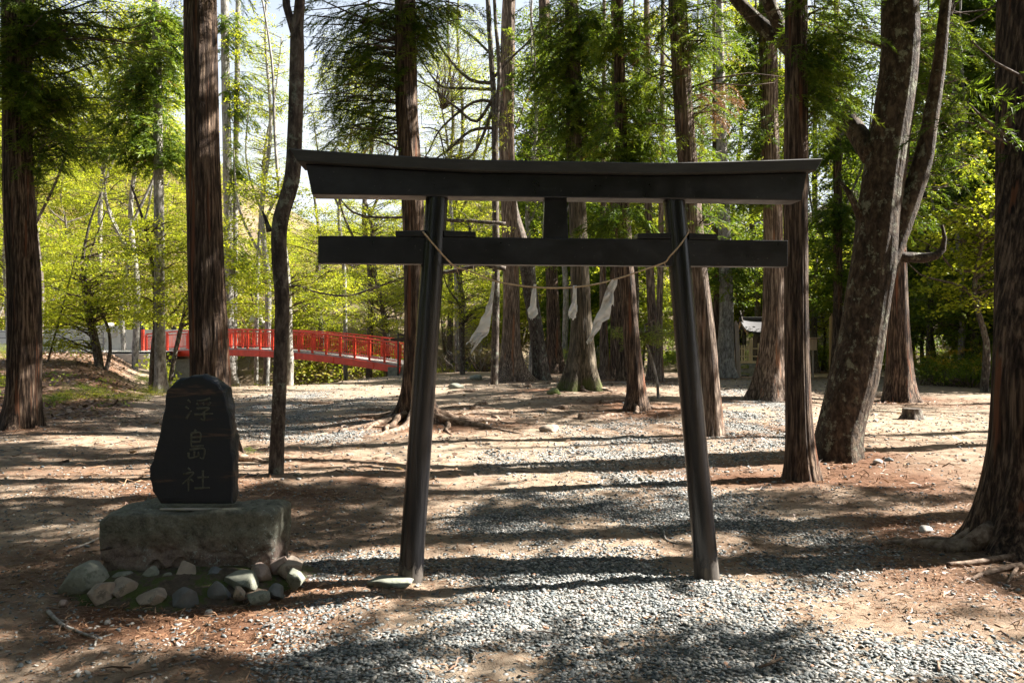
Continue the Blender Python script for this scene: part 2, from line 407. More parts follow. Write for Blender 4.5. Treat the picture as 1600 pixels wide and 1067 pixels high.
# ------------------------------------------------------------------ trees
ALL_CANOPY = []      # (x, y, TS-list) trees that receive high shade foliage
def px_path(pts, Y, ground=None):
    out = []
    for k, q in enumerate(pts):
        p = P(q[0], q[1], Y + (q[3] if len(q) > 3 else 0)); out.append([p[0], p[1], p[2], q[2] * .92 / 2 * Y / F])
    return out
DENS = 2.0
def branch_cluster(ts, trunk_at, c, rad, n, protos, scale, mi=1, r=rng, tint=None, keep=0.25, limb_r=0.022, check=True, per=9):
    nb = max(1, int(n * DENS) // per)
    for b in range(nb):
        q = unit(r.normal(size=3)) * (r.random() ** 0.4)
        e = c + q * rad
        s = trunk_at(e[2] - r.uniform(-0.3, 0.8) * 0.6)
        d = e - s; L = np.linalg.norm(d)
        if L < 0.3: continue
        sag = r.uniform(-0.02, 0.12)
        reach = min(1.0, 1.5 / L)
        u = 1 - reach * r.random(per) ** 0.9
        pos = s + d * u[:, None]; pos[:, 2] += sag * L * 4 * u * (1 - u) * 0.9
        pos += r.normal(size=(per, 3)) * 0.10
        ang = r.choice([-1, 1], per) * r.uniform(0.3, 1.3, per)
        h = unit(d * [1, 1, 0.3]); ca, sa = np.cos(ang), np.sin(ang)
        dirs = np.stack([h[0] * ca - h[1] * sa, h[0] * sa + h[1] * ca, h[2] - 0.15 - 0.5 * r.random(per)], 1)
        if check:
            k = sun_ok(pos, keep); pos, dirs = pos[k], dirs[k]
        if len(pos) < 3: continue
        limb_to(ts, s, e, limb_r * (0.6 + 0.15 * min(L, 4)), 0.005, sag, 0, 5, 0.4, r)
        place(ts, protos, pos, dirs, scale * r.uniform(0.7, 1.2, len(pos)), mi, None if tint is None else np.full(len(pos), tint), r)
def path_at(path):
    p = catmull(path, 0.3)
    return lambda z: np.array([np.interp(z, p[:, 2], p[:, 0]), np.interp(z, p[:, 2], p[:, 1]), np.clip(z, p[0, 2], p[-1, 2])])
def add_roots(root, base, n, r0, L, seed, name='root', m='root', ang=None):
    r = np.random.default_rng(seed)
    for k in range(n):
        a = ang[k] if ang is not None else 2 * math.pi * (k + r.random() * 0.6) / n
        l = L * r.uniform(0.6, 1.2); pts = []; x, y = base[0] + math.cos(a) * r0 * 0.8, base[1] + math.sin(a) * r0 * 0.8
        m_ = 8; rr = min(r0, .26) * r.uniform(0.20, 0.34)
        for j in range(m_):
            u = j / (m_ - 1); z = H(x, y) + rr * (1 - u) * (0.55) - 0.015 + (0.02 * r.random() if 0 < j < m_ - 1 else 0) + (min(r0, .25) * 0.5 * (1 - u * 4) if u < 0.25 else 0)
            if j == m_ - 1: z -= 0.03
            pts.append((x, y, z, rr * (1 - 0.8 * u)))
            a += r.normal() * 0.28; x += math.cos(a) * l / m_; y += math.sin(a) * l / m_
        ts = TS(); V, T = tube(pts, 8, 0.08, True, 0.18, seed + k); ts.add(V, T)
        if r.random() < 0.6:
            j = 3; x, y = pts[j][0], pts[j][1]; a2 = a + r.choice([-1, 1]) * 0.8; q = []
            for i in range(5):
                q.append((x, y, H(x, y) + pts[j][3] * 0.3 * (1 - i / 4) - 0.01 * i / 4, pts[j][3] * 0.75 * (1 - 0.8 * i / 4)))
                a2 += r.normal() * 0.2; x += math.cos(a2) * l * 0.1; y += math.sin(a2) * l * 0.1
            V, T = tube(q, 7, 0.08, True, 0.15, seed + 90 + k); ts.add(V, T)
        ts.build(name, [m], root, base)
def tree(name, label, pts, bark='cedar', clusters=(), dead=(), flare=0.55, lobes=5, fh=0.22, roots=0, rootL=1.2, ztop=17, seed=0, canopy=0,
         flute=0.05, group=None, cat='tree', protos=None, leafmat='needle', Y=None, taper=0.5, scale=None, straight=None, limbs=(), extra=None, keep=0.25, rootang=None, lump=0.03, per=9):
    r = np.random.default_rng(1000 + seed)
    bx, by = pts[-1][0], pts[-1][1]
    if Y is None: Y = gdepth(bx, by)
    path = px_path(pts[::-1], Y)
    gz = H(path[0][0], path[0][1]); base = np.array([path[0][0], path[0][1], gz])
    path[0][2] = gz; path.insert(0, [path[0][0], path[0][1], gz - 0.25, path[0][3] * 1.05])
    if ztop and path[-1][2] < ztop:
        a, b = np.array(path[-2][:3]), np.array(path[-1][:3]); s = (b - a)[:2] / max(0.3, (b - a)[2])
        s = np.clip(s, -0.12, 0.12); dz = ztop - b[2]
        for u in (0.33, 0.66, 1.0):
            path.append([b[0] + s[0] * dz * u * 0.6, b[1] + s[1] * dz * u * 0.6, b[2] + dz * u, path[len(path) - 1][3] * (taper ** 0.33) if u < 1 else 0.03])
    root = empty(name, base, label, cat, group)
    near = Y < 12
    V, T = trunk_geo(path, 128 if near else 60, 0.07 if near else 0.16, flute, flare, lobes, fh, seed, gz, 3.0, lump)
    ts = TS(); ts.add(V, T)
    for lb in limbs:        # heavy limbs: pixel polylines (px,py,w[,dY])
        V, T = tube([tuple(q) for q in px_path(lb, Y)], 14, 0.15, True, 0.10, seed + 3); ts.add(V, T)
    ts.build('trunk', [bark], root, base)
    if roots: add_roots(root, base, roots, path[1][3], rootL, seed + 50, ang=rootang)
    at = path_at(path)
    pr = protos or (PL_F if Y < 14 else PL_M if Y < 24 else PL_C)
    sc = scale or (0.42 if Y < 14 else 0.50 if Y < 24 else 0.62)
    cr = TS()
    for (px, py, rx, ry, n) in clusters:
        k = Y / F
        branch_cluster(cr, at, P(px, py, Y) + [0, r.uniform(-0.4, 0.4) * rx * k, 0], np.array([rx * k, rx * k * 0.8, ry * k]), n, pr, sc, 1, r, None, keep, per=per)
    for (px, py, rx, ry, n) in dead:
        k = Y / F
        branch_cluster(cr, at, P(px, py, Y), np.array([rx * k, rx * k * 0.6, ry * k]), n, pr, sc * 0.9, 2, r, None, keep)
    if canopy:
        z0 = EYE + HY * (Y + 2.5) / F + 1.5
        for b in range(canopy * 2):
            z = r.uniform(z0, max(ztop, z0 + 3)); R = 2.6 * (1 - 0.5 * (z - z0) / max(1, ztop - z0))
            a = r.uniform(0, 6.283); c = at(z) + [R * math.cos(a), R * math.sin(a), -0.3]
            branch_cluster(cr, at, c, np.array([0.5, 0.5, 0.25]), 9, PL_C, 0.75, 1, r, None, 0.02)
    if extra: extra(cr, at, Y, r)
    ALL_CANOPY.append([base[0], base[1], cr, root, base, leafmat, at])
    return root
def finish_crowns():
    for x, y, cr, root, base, lm, at in ALL_CANOPY:
        if cr.V: cr.build('crown', ['twig', lm, 'dead'], root, base)

cl = tree  # shorthand
# --- cedars standing in the clearing, left to right
cl('cedar_tree', 'thick red-brown cedar at the far left edge with dark drooping foliage above it',
   [(26,0,44),(27,150,44),(29,300,46),(38,450,49),(37,600,52),(31,668,56)], 'cedar', clusters=[(80,50,110,55,150),(60,140,80,45,130),(135,140,60,35,70),(120,215,65,30,50),
   (200,50,80,50,60),(20,240,40,35,40),(10,60,50,80,70),(165,20,60,30,40)], flare=0.35, seed=1, canopy=30, ztop=16)
cl('cedar_tree', 'massive red-brown cedar rising directly behind the dark carved stone slab',
   [(313,0,53),(315,150,54),(318,300,55),(323,450,58),(328,560,62),(332,718,76)], 'cedar', clusters=[(330,-60,120,30,40)],
   flare=0.5, seed=2, roots=5, rootL=0.9, canopy=30, ztop=15, rootang=[-0.3,-1.0,0.3,2.9,-2.2])
cl('slender_tree', 'slender curved bare-trunked tree right of the carved slab, forked near the top',
   [(471,-40,16),(467,20,18),(464,50,22),(464,100,25),(461,200,25),(456,280,26),(438,345,26),(436,400,25),(441,480,24),(437,600,23),(431,742,24)], 'dark',
   clusters=[(520,-90,150,30,24)], flare=0.12, flute=0.03, seed=3, ztop=9, protos=SP_F, leafmat='maple', scale=0.22,
   limbs=[[(463,55,20),(455,35,14),(448,10,13),(444,-60,10)], [(421,362,10),(416,345,6),(410,330,3)]])
cl('pale_cedar', 'straight pale grey trunk between the leftmost cedar and the massive cedar, by the bridge end',
   [(244,0,14),(246,150,15),(248,300,16),(249,450,17),(250,560,18),(252,613,20)], 'grey', clusters=[(230,100,50,60,60),(275,60,45,60,50),(215,190,60,40,60),(190,235,50,20,40),
   (275,238,28,18,25),(250,20,60,30,50),(200,130,50,50,50)], flare=0.5, seed=4, ztop=17, flute=0.02)
cl('pale_cedar', 'straight pale grey trunk half hidden behind the right side of the massive cedar',
   [(351,0,13),(353,150,14),(356,300,15),(358,450,15),(359,540,16),(361,601,19)], 'grey', clusters=[(372,60,30,60,50),(375,160,32,50,60),(405,135,40,25,50),(400,60,40,30,40),(390,300,30,25,30),(372,250,25,40,50),
   (385,395,30,32,60),(340,60,40,60,30),(415,175,25,14,14)], flare=0.8, seed=5, ztop=18, flute=0.02, keep=0.8)
cl('pale_tree', 'second thinner pale trunk close behind the right side of the massive cedar',
   [(372,0,8),(371,100,9),(369,200,9),(368,300,9),(367,420,9),(366,592,10)], 'grey', seed=61, ztop=17, flute=0.02, flare=0.3)
cl('cedar_tree', 'cedar with long spreading surface roots right behind the left torii pillar',
   [(633,0,35),(635,150,36),(640,240,36),(646,350,37),(648,450,36),(650,560,38),(654,655,50)], 'cedar', clusters=[(560,105,70,45,70),(600,15,90,25,80),(700,10,70,25,60),
   (510,160,60,28,60),(545,205,50,22,40),(520,95,50,30,40),(665,60,40,30,40),(480,20,40,22,40),(620,80,30,60,40),(490,60,30,15,14)], dead=[(690,165,20,10,6),(575,200,20,10,6)], flare=0.9, lobes=4, fh=0.28, seed=6, roots=11, rootL=2.3, canopy=25, ztop=16,
   rootang=[3.3,3.6,3.9,3.05,-0.4,-0.1,-0.8,0.25,2.7,4.4,-0.25])
cl('cedar_tree', 'upright flared-root cedar between the left torii pillar and first small white paper streamer',
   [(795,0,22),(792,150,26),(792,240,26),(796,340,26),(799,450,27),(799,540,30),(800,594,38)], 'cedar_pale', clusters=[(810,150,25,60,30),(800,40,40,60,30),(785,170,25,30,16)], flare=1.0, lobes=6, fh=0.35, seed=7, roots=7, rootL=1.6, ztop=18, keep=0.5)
cl('leaning_tree', 'dark leaning trunk just right of the first small white paper streamer',
   [(800,330,22),(812,370,23),(822,415,24),(832,480,24),(840,530,25),(846,572,28)], 'dark', flare=0.35, seed=8, ztop=9, Y=31, clusters=[(790,250,50,60,40)])
cl('cedar_tree', 'plain brown cedar between the two small white paper streamers',
   [(850,0,18),(852,120,18),(853,240,19),(858,340,20),(863,450,21),(866,540,24),(868,584,34)], 'cedar', clusters=[(850,180,40,80,110),(845,60,45,50,70),(870,340,25,16,30)], flare=0.8, fh=0.35, seed=9, roots=4, rootL=1.3, ztop=18, keep=0.6)
cl('cedar_tree', 'thick mossy-based cedar behind the second small white paper streamer near the middle',
   [(893,0,23),(896,120,25),(897,240,27),(903,340,29),(906,430,31),(909,520,34),(910,610,50)], 'cedar_moss', clusters=[(880,50,70,50,120),(865,170,50,50,80),(935,180,60,60,140),(905,255,40,50,60),
   (935,60,55,50,110),(840,110,40,40,50)], flare=0.7, fh=0.5, seed=10, roots=5, rootL=1.2, canopy=10, ztop=17, keep=0.5)
cl('cedar_tree', 'dark slim cedar just right of the longest ragged paper streamer',
   [(966,0,17),(968,100,18),(971,240,20),(974,330,22),(979,420,24),(986,520,27),(993,600,30),(994,640,36)], 'cedar', clusters=[(970,60,50,50,110),(1000,150,50,60,90),(955,230,50,50,70),(950,340,50,20,50),
   (1010,240,40,40,50)], flare=0.35, seed=11, roots=3, rootL=0.7, canopy=12, ztop=16, keep=0.4)
cl('cedar_tree', 'sunlit pale cedar leaning behind the right torii pillar',
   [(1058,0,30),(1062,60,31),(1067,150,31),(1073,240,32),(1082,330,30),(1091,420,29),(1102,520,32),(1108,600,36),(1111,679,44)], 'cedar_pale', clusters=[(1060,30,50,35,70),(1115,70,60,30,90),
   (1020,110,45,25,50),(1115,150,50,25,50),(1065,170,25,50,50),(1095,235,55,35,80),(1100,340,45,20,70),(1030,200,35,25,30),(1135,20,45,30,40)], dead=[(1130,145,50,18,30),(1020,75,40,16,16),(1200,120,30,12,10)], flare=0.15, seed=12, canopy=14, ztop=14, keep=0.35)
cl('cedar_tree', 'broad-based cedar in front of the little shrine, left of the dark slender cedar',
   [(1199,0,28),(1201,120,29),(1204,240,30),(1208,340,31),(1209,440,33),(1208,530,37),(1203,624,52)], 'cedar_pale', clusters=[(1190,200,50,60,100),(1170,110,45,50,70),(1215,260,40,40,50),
   (1165,285,55,22,60),(1200,40,60,40,70)], flare=0.5, fh=0.5, seed=13, canopy=8, ztop=17, keep=0.4)
cl('cedar_tree', 'dark slender cedar overlapping the right end of the torii beams',
   [(1244,0,36),(1244,120,37),(1244,240,38),(1244,340,38),(1245,500,39),(1248,640,42),(1253,748,50)], 'cedar', clusters=[(1285,80,32,60,70),(1300,30,55,35,60),(1290,165,22,30,30),(1225,-20,60,30,40)],
   flare=0.35, lobes=3, fh=0.2, seed=14, canopy=30, ztop=14, keep=0.15)
# big broadleaf tree with limbs
cl('broadleaf_tree', 'huge leaning broadleaf tree with rough bark and a grey-green stem fused to its right side',
   [(1408,0,60),(1405,100,60),(1392,200,62),(1378,300,68),(1367,400,70),(1350,500,72),(1332,590,78),(1314,660,74),(1308,714,76)], 'rough', flare=0.12, seed=15, ztop=12, flute=0.03, lump=0.09,
   clusters=[(1440,-60,150,40,40),(1170,10,60,30,18),(1150,45,40,30,8),(1465,170,40,30,8),(1290,150,50,20,8)], protos=SP_F, leafmat='maple', scale=0.28, keep=0.15, per=5,
   limbs=[[(1362,480,44),(1390,400,36),(1418,320,36),(1440,260,32),(1455,180,26),(1466,110,22),(1476,20,18),(1490,-80,14)],
          [(1362,245,36),(1335,200,32,0.3),(1300,160,30,0.5),(1262,120,30,0.8),(1232,75,28,1.0),(1190,40,26,1.2),(1150,0,22,1.3),(1100,-60,16,1.4)],
          [(1245,95,26,0.9),(1222,50,24,0.8),(1200,0,22,0.7),(1180,-70,16,0.6)],
          [(1385,398,22),(1415,402,18),(1445,403,17),(1462,400,14),(1473,390,11),(1476,372,7),(1472,352,4)],
          [(1345,340,14),(1326,300,10),(1310,280,5)]])
cl('cedar_tree', 'reddish straight-grained cedar right behind the huge leaning tree, above the old stump',
   [(1404,0,26),(1402,200,28),(1401,340,30),(1401,420,32),(1402,500,36),(1405,570,41),(1406,627,52)], 'cedar', clusters=[(1440,60,60,50,90),(1475,150,60,60,130),(1500,60,60,60,100),
   (1495,260,50,55,110),(1445,330,40,25,30),(1520,180,40,80,60)], flare=0.3, seed=16, canopy=8, ztop=16, keep=0.35)
cl('cedar_tree', 'very large dark cedar cut by the right edge, its flared base spreading over the ground',
   [(1606,0,100,.6),(1607,200,102,.42),(1609,400,106,.18),(1612,560,112),(1616,700,130),(1618,850,175)], 'cedar', clusters=[(1520,60,50,60,50),(1500,300,45,40,26),(1535,170,30,60,30),(1480,10,40,30,30)], Y=5.9,
   flare=0.45, lobes=4, fh=0.22, seed=17, roots=5, rootL=1.0, canopy=30, ztop=13, keep=0.15, rootang=[-1.6,-1.9,-1.2,3.4,2.8])
# slimmer trunks deeper in the grove
deep = [
 ('thin pale trunk seen just left of the dark slim cedar, behind the longest paper streamer', [(943,250,9),(942,400,10),(943,500,13),(945,574,16)], 'cedar_pale', 32, [(940,330,30,20,30)]),
 ('second thin trunk close beside the pale one left of the dark slim cedar', [(958,250,8),(957,400,8),(958,500,9),(960,570,13)], 'cedar', 34, []),
 ('reddish trunk half hidden behind the left side of the dark slim cedar', [(962,240,12),(966,400,13),(969,500,14),(971,572,15)], 'cedar', 31, [(965,340,30,20,30)]),
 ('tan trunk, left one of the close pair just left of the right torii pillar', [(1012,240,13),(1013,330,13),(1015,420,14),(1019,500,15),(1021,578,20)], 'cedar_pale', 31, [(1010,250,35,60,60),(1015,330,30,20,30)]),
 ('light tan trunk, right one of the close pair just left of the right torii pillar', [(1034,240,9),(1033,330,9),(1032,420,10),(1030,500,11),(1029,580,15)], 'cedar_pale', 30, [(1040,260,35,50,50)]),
 ('grey-brown trunk between the right torii pillar cedar and the wooden stakes', [(1128,240,18),(1131,340,20),(1134,430,22),(1135,500,24),(1133,572,30)], 'grey', 34, [(1140,270,40,60,70),(1150,420,45,50,70)]),
 ('dark thin trunk directly left of the grey-brown trunk near the wooden stakes', [(1118,240,10),(1120,340,11),(1121,430,12),(1120,520,13),(1119,575,15)], 'cedar', 35, []),
 ('thin straight trunk between the dark slender cedar and the huge leaning tree', [(1308,200,12),(1309,330,14),(1309,430,14),(1308,520,15),(1307,577,19)], 'cedar', 33, [(1300,330,50,50,90),(1305,430,40,60,80),(1300,240,50,50,80)]),
 ('thin dark trunk standing in the shadows right of the reddish cedar', [(1500,330,13),(1505,400,14),(1516,470,14),(1530,560,16)], 'dark', 31, [(1500,300,60,40,60)]),
 ('far dark trunk left of the sign board posts', [(1273,300,9),(1273,400,10),(1272,500,10),(1272,568,12)], 'dark', 40, [(1275,380,30,60,50)]),
]
for i, (lb, pts, bk, Y, cls) in enumerate(deep):
    cl('grove_tree', lb, pts, bk, clusters=cls, Y=Y, flare=0.5, fh=0.3, seed=30 + i, ztop=19, keep=0.8, group='slim trees deeper in the grove')

# cedars standing outside the picture whose crowns shade the clearing
for i, (x, y) in enumerate([(6.4,3.2),(9.6,8.2),(12.6,5.2),(11.6,12.2),(16.5,14.5),(15.5,8.6),(20.5,20.5),(5.2,-2.5),(-5.5,1.5),(1.0,-5),(10.5,1.0)]):
    Y = max(y, 1)
    r = np.random.default_rng(400 + i)
    g = H(x, y); base = np.array([x, y, g]); rt = empty('cedar_tree', base, 'cedar in the grove beyond the edge of the picture', 'tree', 'cedars around the edge of the clearing')
    path = [(x, y, g - 0.2, .3), (x, y, g, .28), (x + .1, y, g + 3, .21), (x + .1, y + .1, g + 8, .16), (x, y, g + 15, .04)]
    V, T = trunk_geo(path, 28, 0.25, 0.05, 0.4, 5, 0.3, 60 + i, g); ts = TS(); ts.add(V, T); ts.build('trunk', ['cedar'], rt, base)
    cr = TS(); at = path_at(path)
    for b in range(14):
        z = r.uniform(6.5, 14.5); a = r.uniform(0, 6.283); R = r.uniform(0.8, 2.4)
        branch_cluster(cr, at, at(z) + [R * math.cos(a), R * math.sin(a), -0.3], np.array([.5, .5, .25]), 9, PL_C, 0.75, 1, r, None, 0.02)
    ALL_CANOPY.append([x, y, cr, rt, base, 'needle', at])

# high shade: sprays set on the sun's side of each ground spot that lies in shadow, given to the nearest tree
def fill_shade(dens=17.0):
    r = np.random.default_rng(99)
    n = int(dens * 27 * 40); y = r.uniform(2.6, 30, n); x = r.uniform(-22, 22, n)
    k = (np.abs(x) < 0.75 * y + 1.2); x, y = x[k], y[k]
    k = np.maximum.reduce([lit(x, y), lit(x + .3, y), lit(x - .3, y), lit(x, y + .15), lit(x, y - .15)]) < 0.5; x, y = x[k], y[k]
    k = r.random(len(x)) < np.clip(0.30 + 6 / y, 0.35, 1.0); x, y = x[k], y[k]
    x = np.concatenate([x, r.uniform(-2.9, -1.4, 120)]); y = np.concatenate([y, r.uniform(4.6, 5.6, 120)]); tz = np.concatenate([np.zeros(len(x) - 120), r.uniform(0, 1.3, 120)])
    # height: above the top of the frame for its own depth
    z = np.maximum(6.2, EYE + (HY + 25) / F * (y + 2.0) * 1.12) + r.uniform(0, 3.0, len(x))
    t = (z - tz) / SUN[2]; p = np.stack([x + SUN[0] * t, y + SUN[1] * t, z], 1)
    t2 = (p[:, 2] - 1.85) / SUN[2]; kk = ~((np.abs(p[:, 0] - SUN[0] * t2 - .3) < 1.0) & (np.abs(p[:, 1] - SUN[1] * t2 - 5.1) < .5)); p = p[kk]
    tr = np.array([[c[0], c[1]] for c in ALL_CANOPY]); ok = [i for i, c in enumerate(ALL_CANOPY) if c[5] == 'needle']
    D = np.linalg.norm(p[:, None, :2] - tr[None, ok], axis=2); w_ = D.argmin(1); dm = D.min(1)
    for a in range(len(ok)):
        q = p[(w_ == a) & (dm < 8.5)]
        if not len(q): continue
        cr, at = ALL_CANOPY[ok[a]][2], ALL_CANOPY[ok[a]][6]
        c = at(9.0); d = q - c; d[:, 2] = -0.25 * np.linalg.norm(d[:, :2], axis=1)
        d += r.normal(size=d.shape) * 0.5
        place(cr, PL_C, q, d, r.uniform(0.6, 0.95, len(q)), 1, None, r)
        for b in range(0, len(q), 9):
            e = q[b]; s = at(e[2] + r.uniform(-0.6, 0.4)); limb_to(cr, s, e, 0.035, 0.008, 0.05, 0, 5, 0.5, r)
fill_shade()

# sparse high branches spreading left against the sky from the flared cedar
def sky_branches():
    Y = 25.0; base = np.array([*P(771, 594, Y + 1.2)[:2], 0]); base[2] = H(base[0], base[1])
    rt = empty('deciduous_tree', base, 'dark thin-limbed tree spreading bare budding branches left across the sky', 'tree')
    r = np.random.default_rng(5); ts = TS(); cr = TS()
    tp = px_path([(772,594,13),(775,450,12),(774,300,12),(773,180,11),(768,100,9),(762,0,8),(757,-60,6)], Y + 1.2); tp[0][2] = base[2] - .2
    V, T = tube([tuple(q) for q in tp], 12, 0.2, True, 0.08); ts.add(V, T)
    tp2 = px_path([(772,240,8),(780,120,7),(774,30,6),(770,-60,5)], Y + 1.0); V, T = tube([tuple(q) for q in tp2], 8, 0.25); ts.add(V, T)
    limbs = [[(772,150,7),(745,190,5.5),(715,170,4.5),(690,150,3.5),(660,130,2.5),(630,120,1.5)],
      [(772,130,7),(735,125,6),(700,90,4.5),(670,40,3.5),(650,10,2)],[(772,160,6),(740,160,5),(690,200,3.5),(668,240,2),(650,262,1.5)],
      [(773,200,6),(735,205,5),(700,235,4),(660,262,2)],[(772,90,5),(735,55,4),(705,35,3),(680,10,2)],[(772,165,6),(740,240,5),(700,250,3),(685,205,3),(660,200,2)],
      [(772,140,6),(720,138,5),(690,135,4),(665,105,3),(640,60,2)],[(773,120,6),(800,90,4),(830,60,3),(850,20,2)],[(772,260,6),(735,280,5),(700,262,4),(665,245,2.5)],
      [(790,420,9,-1),(750,415,8,-1),(700,425,7,-1),(640,432,5,-.5),(590,448,4),(545,462,4),(500,458,3.2),(460,446,2.6),(440,455,2)],
      [(790,350,7,-1),(740,346,6,-1),(700,344,6,-.5),(640,340,5),(590,340,4.5),(560,335,4),(543,325,4),(530,308,2.5)]]
    for L in limbs:
        pth = px_path(L, Y + 1.2); V, T = tube([tuple(q) for q in pth], 6, 0.2, True, 0.15); ts.add(V, T)
        c = catmull(pth, 0.25)
        for k in range(len(c)):
            for q in range(2 if k > 3 else 1):
                if r.random() < 0.75:
                    d = unit(np.array([r.normal(), r.normal() * 0.8, r.normal() * 0.55])); l = r.uniform(0.5, 1.5)
                    e = c[k, :3] + d * l; limb_to(ts, c[k, :3], e, 0.010, 0.003, 0.06, 0, 4, 0.3, r)
                    n = 3; u = r.random(n); place(cr, SP_F, c[k, :3] + d * l * (0.4 + 0.6 * u[:, None]) + r.normal(size=(n, 3)) * 0.1, d + r.normal(size=(n, 3)) * 0.5, r.uniform(0.22, 0.4, n), 1, None, r)
    ts.build('trunk', ['dark'], rt, base); cr.build('crown', ['twig', 'maple'], rt, base)
sky_branches()

# ------------------------------------------------------------------ broadleaf trees in layers (maples)
def layered_crown(cr, at, c, rx, ry, rz, n, protos, scale, r, mi=1, limb=True):
    """flat discs of leaf sprays; n discs inside the ellipsoid"""
    for k in range(int(n * 1.8)):
        q = unit(r.normal(size=3)) * r.random() ** 0.35; e = c + q * [rx, ry, rz]
        s = at(e[2] - 0.25 * np.hypot(*(e - at(e[2]))[:2]))
        if limb: limb_to(cr, s, e, 0.028, 0.006, 0.06, 0, 5, 0.45, r)
        m = 9; R = r.uniform(0.35, 0.8) * min(rx, 1.6)
        a = r.uniform(0, 6.283, m); rad = np.sqrt(r.random(m)) * R
        pos = e + np.stack([rad * np.cos(a), rad * np.sin(a), r.normal(size=m) * 0.07 - 0.10 * rad], 1)
        d = np.stack([np.cos(a + r.normal(size=m) * .6), np.sin(a + r.normal(size=m) * .6), -0.12 + r.normal(size=m) * 0.1], 1)
        place(cr, protos, pos, d, scale * r.uniform(0.7, 1.3, m), mi, None, r)
def maple(label, stems, Y, discs, boxes, leafm='maple', bark='dark', seed=0, group=None, protos=None, scale=0.5, name='maple_tree', rz=0.3):
    r = np.random.default_rng(7000 + seed)
    b0 = P(stems[0][0][0], stems[0][0][1], Y); base = np.array([b0[0], b0[1], H(b0[0], b0[1])])
    rt = empty(name, base, label, 'tree', group); ts = TS(); cr = TS(); first = None
    for s in stems:
        pth = px_path(s, Y); 
        if s[0][1] > 520: pth[0][2] = base[2] - 0.15
        V, T = tube([tuple(q) for q in pth], 10, 0.2, True, 0.12, seed); ts.add(V, T)
        if first is None: first = pth
    at = path_at(first)
    k = Y / F
    for (x0, x1, y0, y1, n) in boxes:
        c = P((x0 + x1) / 2, (y0 + y1) / 2, Y)
        layered_crown(cr, at, c, (x1 - x0) / 2 * k, (x1 - x0) / 2 * k * 0.7, (y1 - y0) / 2 * k, n, protos or SP_M, scale, r)
    ts.build('trunk', [bark], rt, base); cr.build('crown', ['twig', leafm], rt, base)
maple('two-stemmed young maple on the leafy bank just right of the leftmost cedar', [[(157,592,16),(152,550,14),(143,510,13),(137,480,10),(128,420,6),(140,350,4),(160,300,3)],
      [(165,590,8),(172,548,6),(168,510,5),(150,475,5),(134,440,4),(140,400,3),(165,330,2)],[(70,535,3),(95,490,3),(108,440,2.5),(120,400,2)]], 27, 0,
      [(40,250,360,520,26),(60,130,470,560,8),(100,230,430,500,10)], seed=1)
maple('thin leaning maple close by the left end of the red bridge', [[(236,610,9),(238,560,8),(243,500,8),(240,430,6),(225,350,5),(205,290,3)]], 24, 0, [(170,330,330,430,12),(180,300,400,500,8)], seed=2)
maple('slender crooked maple directly in front of the red bridge railing left of the massive cedar', [[(264,600,8),(272,560,7),(281,520,7),(290,480,6),(300,440,5),(320,400,4)],[(262,498,5),(285,470,4),(300,445,3)]], 27, 0, [(240,420,320,440,16),(270,420,440,500,8)], seed=3)
maple('thin tree standing right behind the slender curved tree near the red bridge', [[(452,600,14),(453,560,12),(452,520,11),(450,440,9),(440,340,7),(430,220,5),(425,100,4),(410,0,3)]], 28, 0,
      [(370,560,380,500,18),(390,480,250,360,10)], seed=4, bark='grey')
maple('young maple over the dark bins between the torii pillars', [[(723,560,10),(722,520,9),(724,470,8),(715,420,6),(735,370,5),(728,340,3)],[(724,500,5),(752,480,4),(775,490,3)],[(722,480,4),(700,450,3),(690,420,2)]], 37, 0,
      [(670,800,420,520,22),(660,790,330,400,14)], seed=5, bark='dark')
maple('spreading yellow-green maple beyond the right end of the red bridge', [[(610,560,10),(600,500,9),(585,420,7),(580,350,6),(560,280,4)]], 44, 0, [(480,700,400,530,46),(500,680,300,400,26)], seed=6)
maple('yellow-green maple beyond the middle of the red bridge', [[(505,560,10),(500,500,9),(495,440,9),(500,380,6),(490,300,4)]], 50, 0, [(380,600,420,530,44),(400,560,320,430,26)], seed=7)
maple('bright maple beyond the railing on the left with crooked grey limbs', [[(195,540,8),(190,480,8),(200,400,7),(175,340,6),(160,280,5),(180,220,3)],[(196,420,5),(225,350,4),(240,280,3)]], 46, 0, [(60,330,300,480,52),(80,300,200,320,22)], seed=8, bark='grey')
maple('bright maple at the far left behind the leftmost cedar', [[(15,545,9),(12,480,9),(8,380,7),(20,280,5),(40,180,3)]], 44, 0, [(-60,110,330,490,34),(-50,110,150,330,22)], seed=9, bark='grey')
maple('tall budding tree over the hillside left of the massive cedar', [[(150,540,8),(155,430,8),(158,300,7),(170,180,6),(165,60,4),(175,-30,3)],[(158,300,5),(185,230,4),(210,170,3)],[(160,250,5),(130,180,3),(110,120,2)]], 55, 0, [(50,300,0,260,60)], seed=10, bark='grey', leafm='maple', scale=0.55)
maple('light budding tree between the massive cedar and the slender curved tree', [[(400,545,7),(402,440,7),(408,330,6),(415,230,5),(430,150,3),(440,60,2)],[(408,330,4),(385,250,3),(390,150,2)]], 48, 0, [(365,460,170,330,40),(380,460,20,170,16)], seed=11, bark='grey', scale=0.38, protos=SP_F)
maple('light budding tree against the sky above the left overhang of the torii', [[(540,545,8),(538,430,7),(530,330,6),(545,230,5),(560,150,3),(560,60,2)],[(532,330,4),(500,250,3),(490,180,2)],[(536,280,4),(590,210,3),(610,150,2)]], 47, 0,
      [(470,625,180,300,50),(470,620,40,200,26)], seed=12, bark='grey', scale=0.38, protos=SP_F)
maple('light budding tree between the two cedars behind the left torii pillar', [[(715,545,8),(712,430,7),(705,330,6),(700,230,4),(690,170,2)]], 42, 0,
      [(660,780,190,300,40),(650,790,10,190,32)], seed=13, bark='grey', scale=0.38, protos=SP_F)
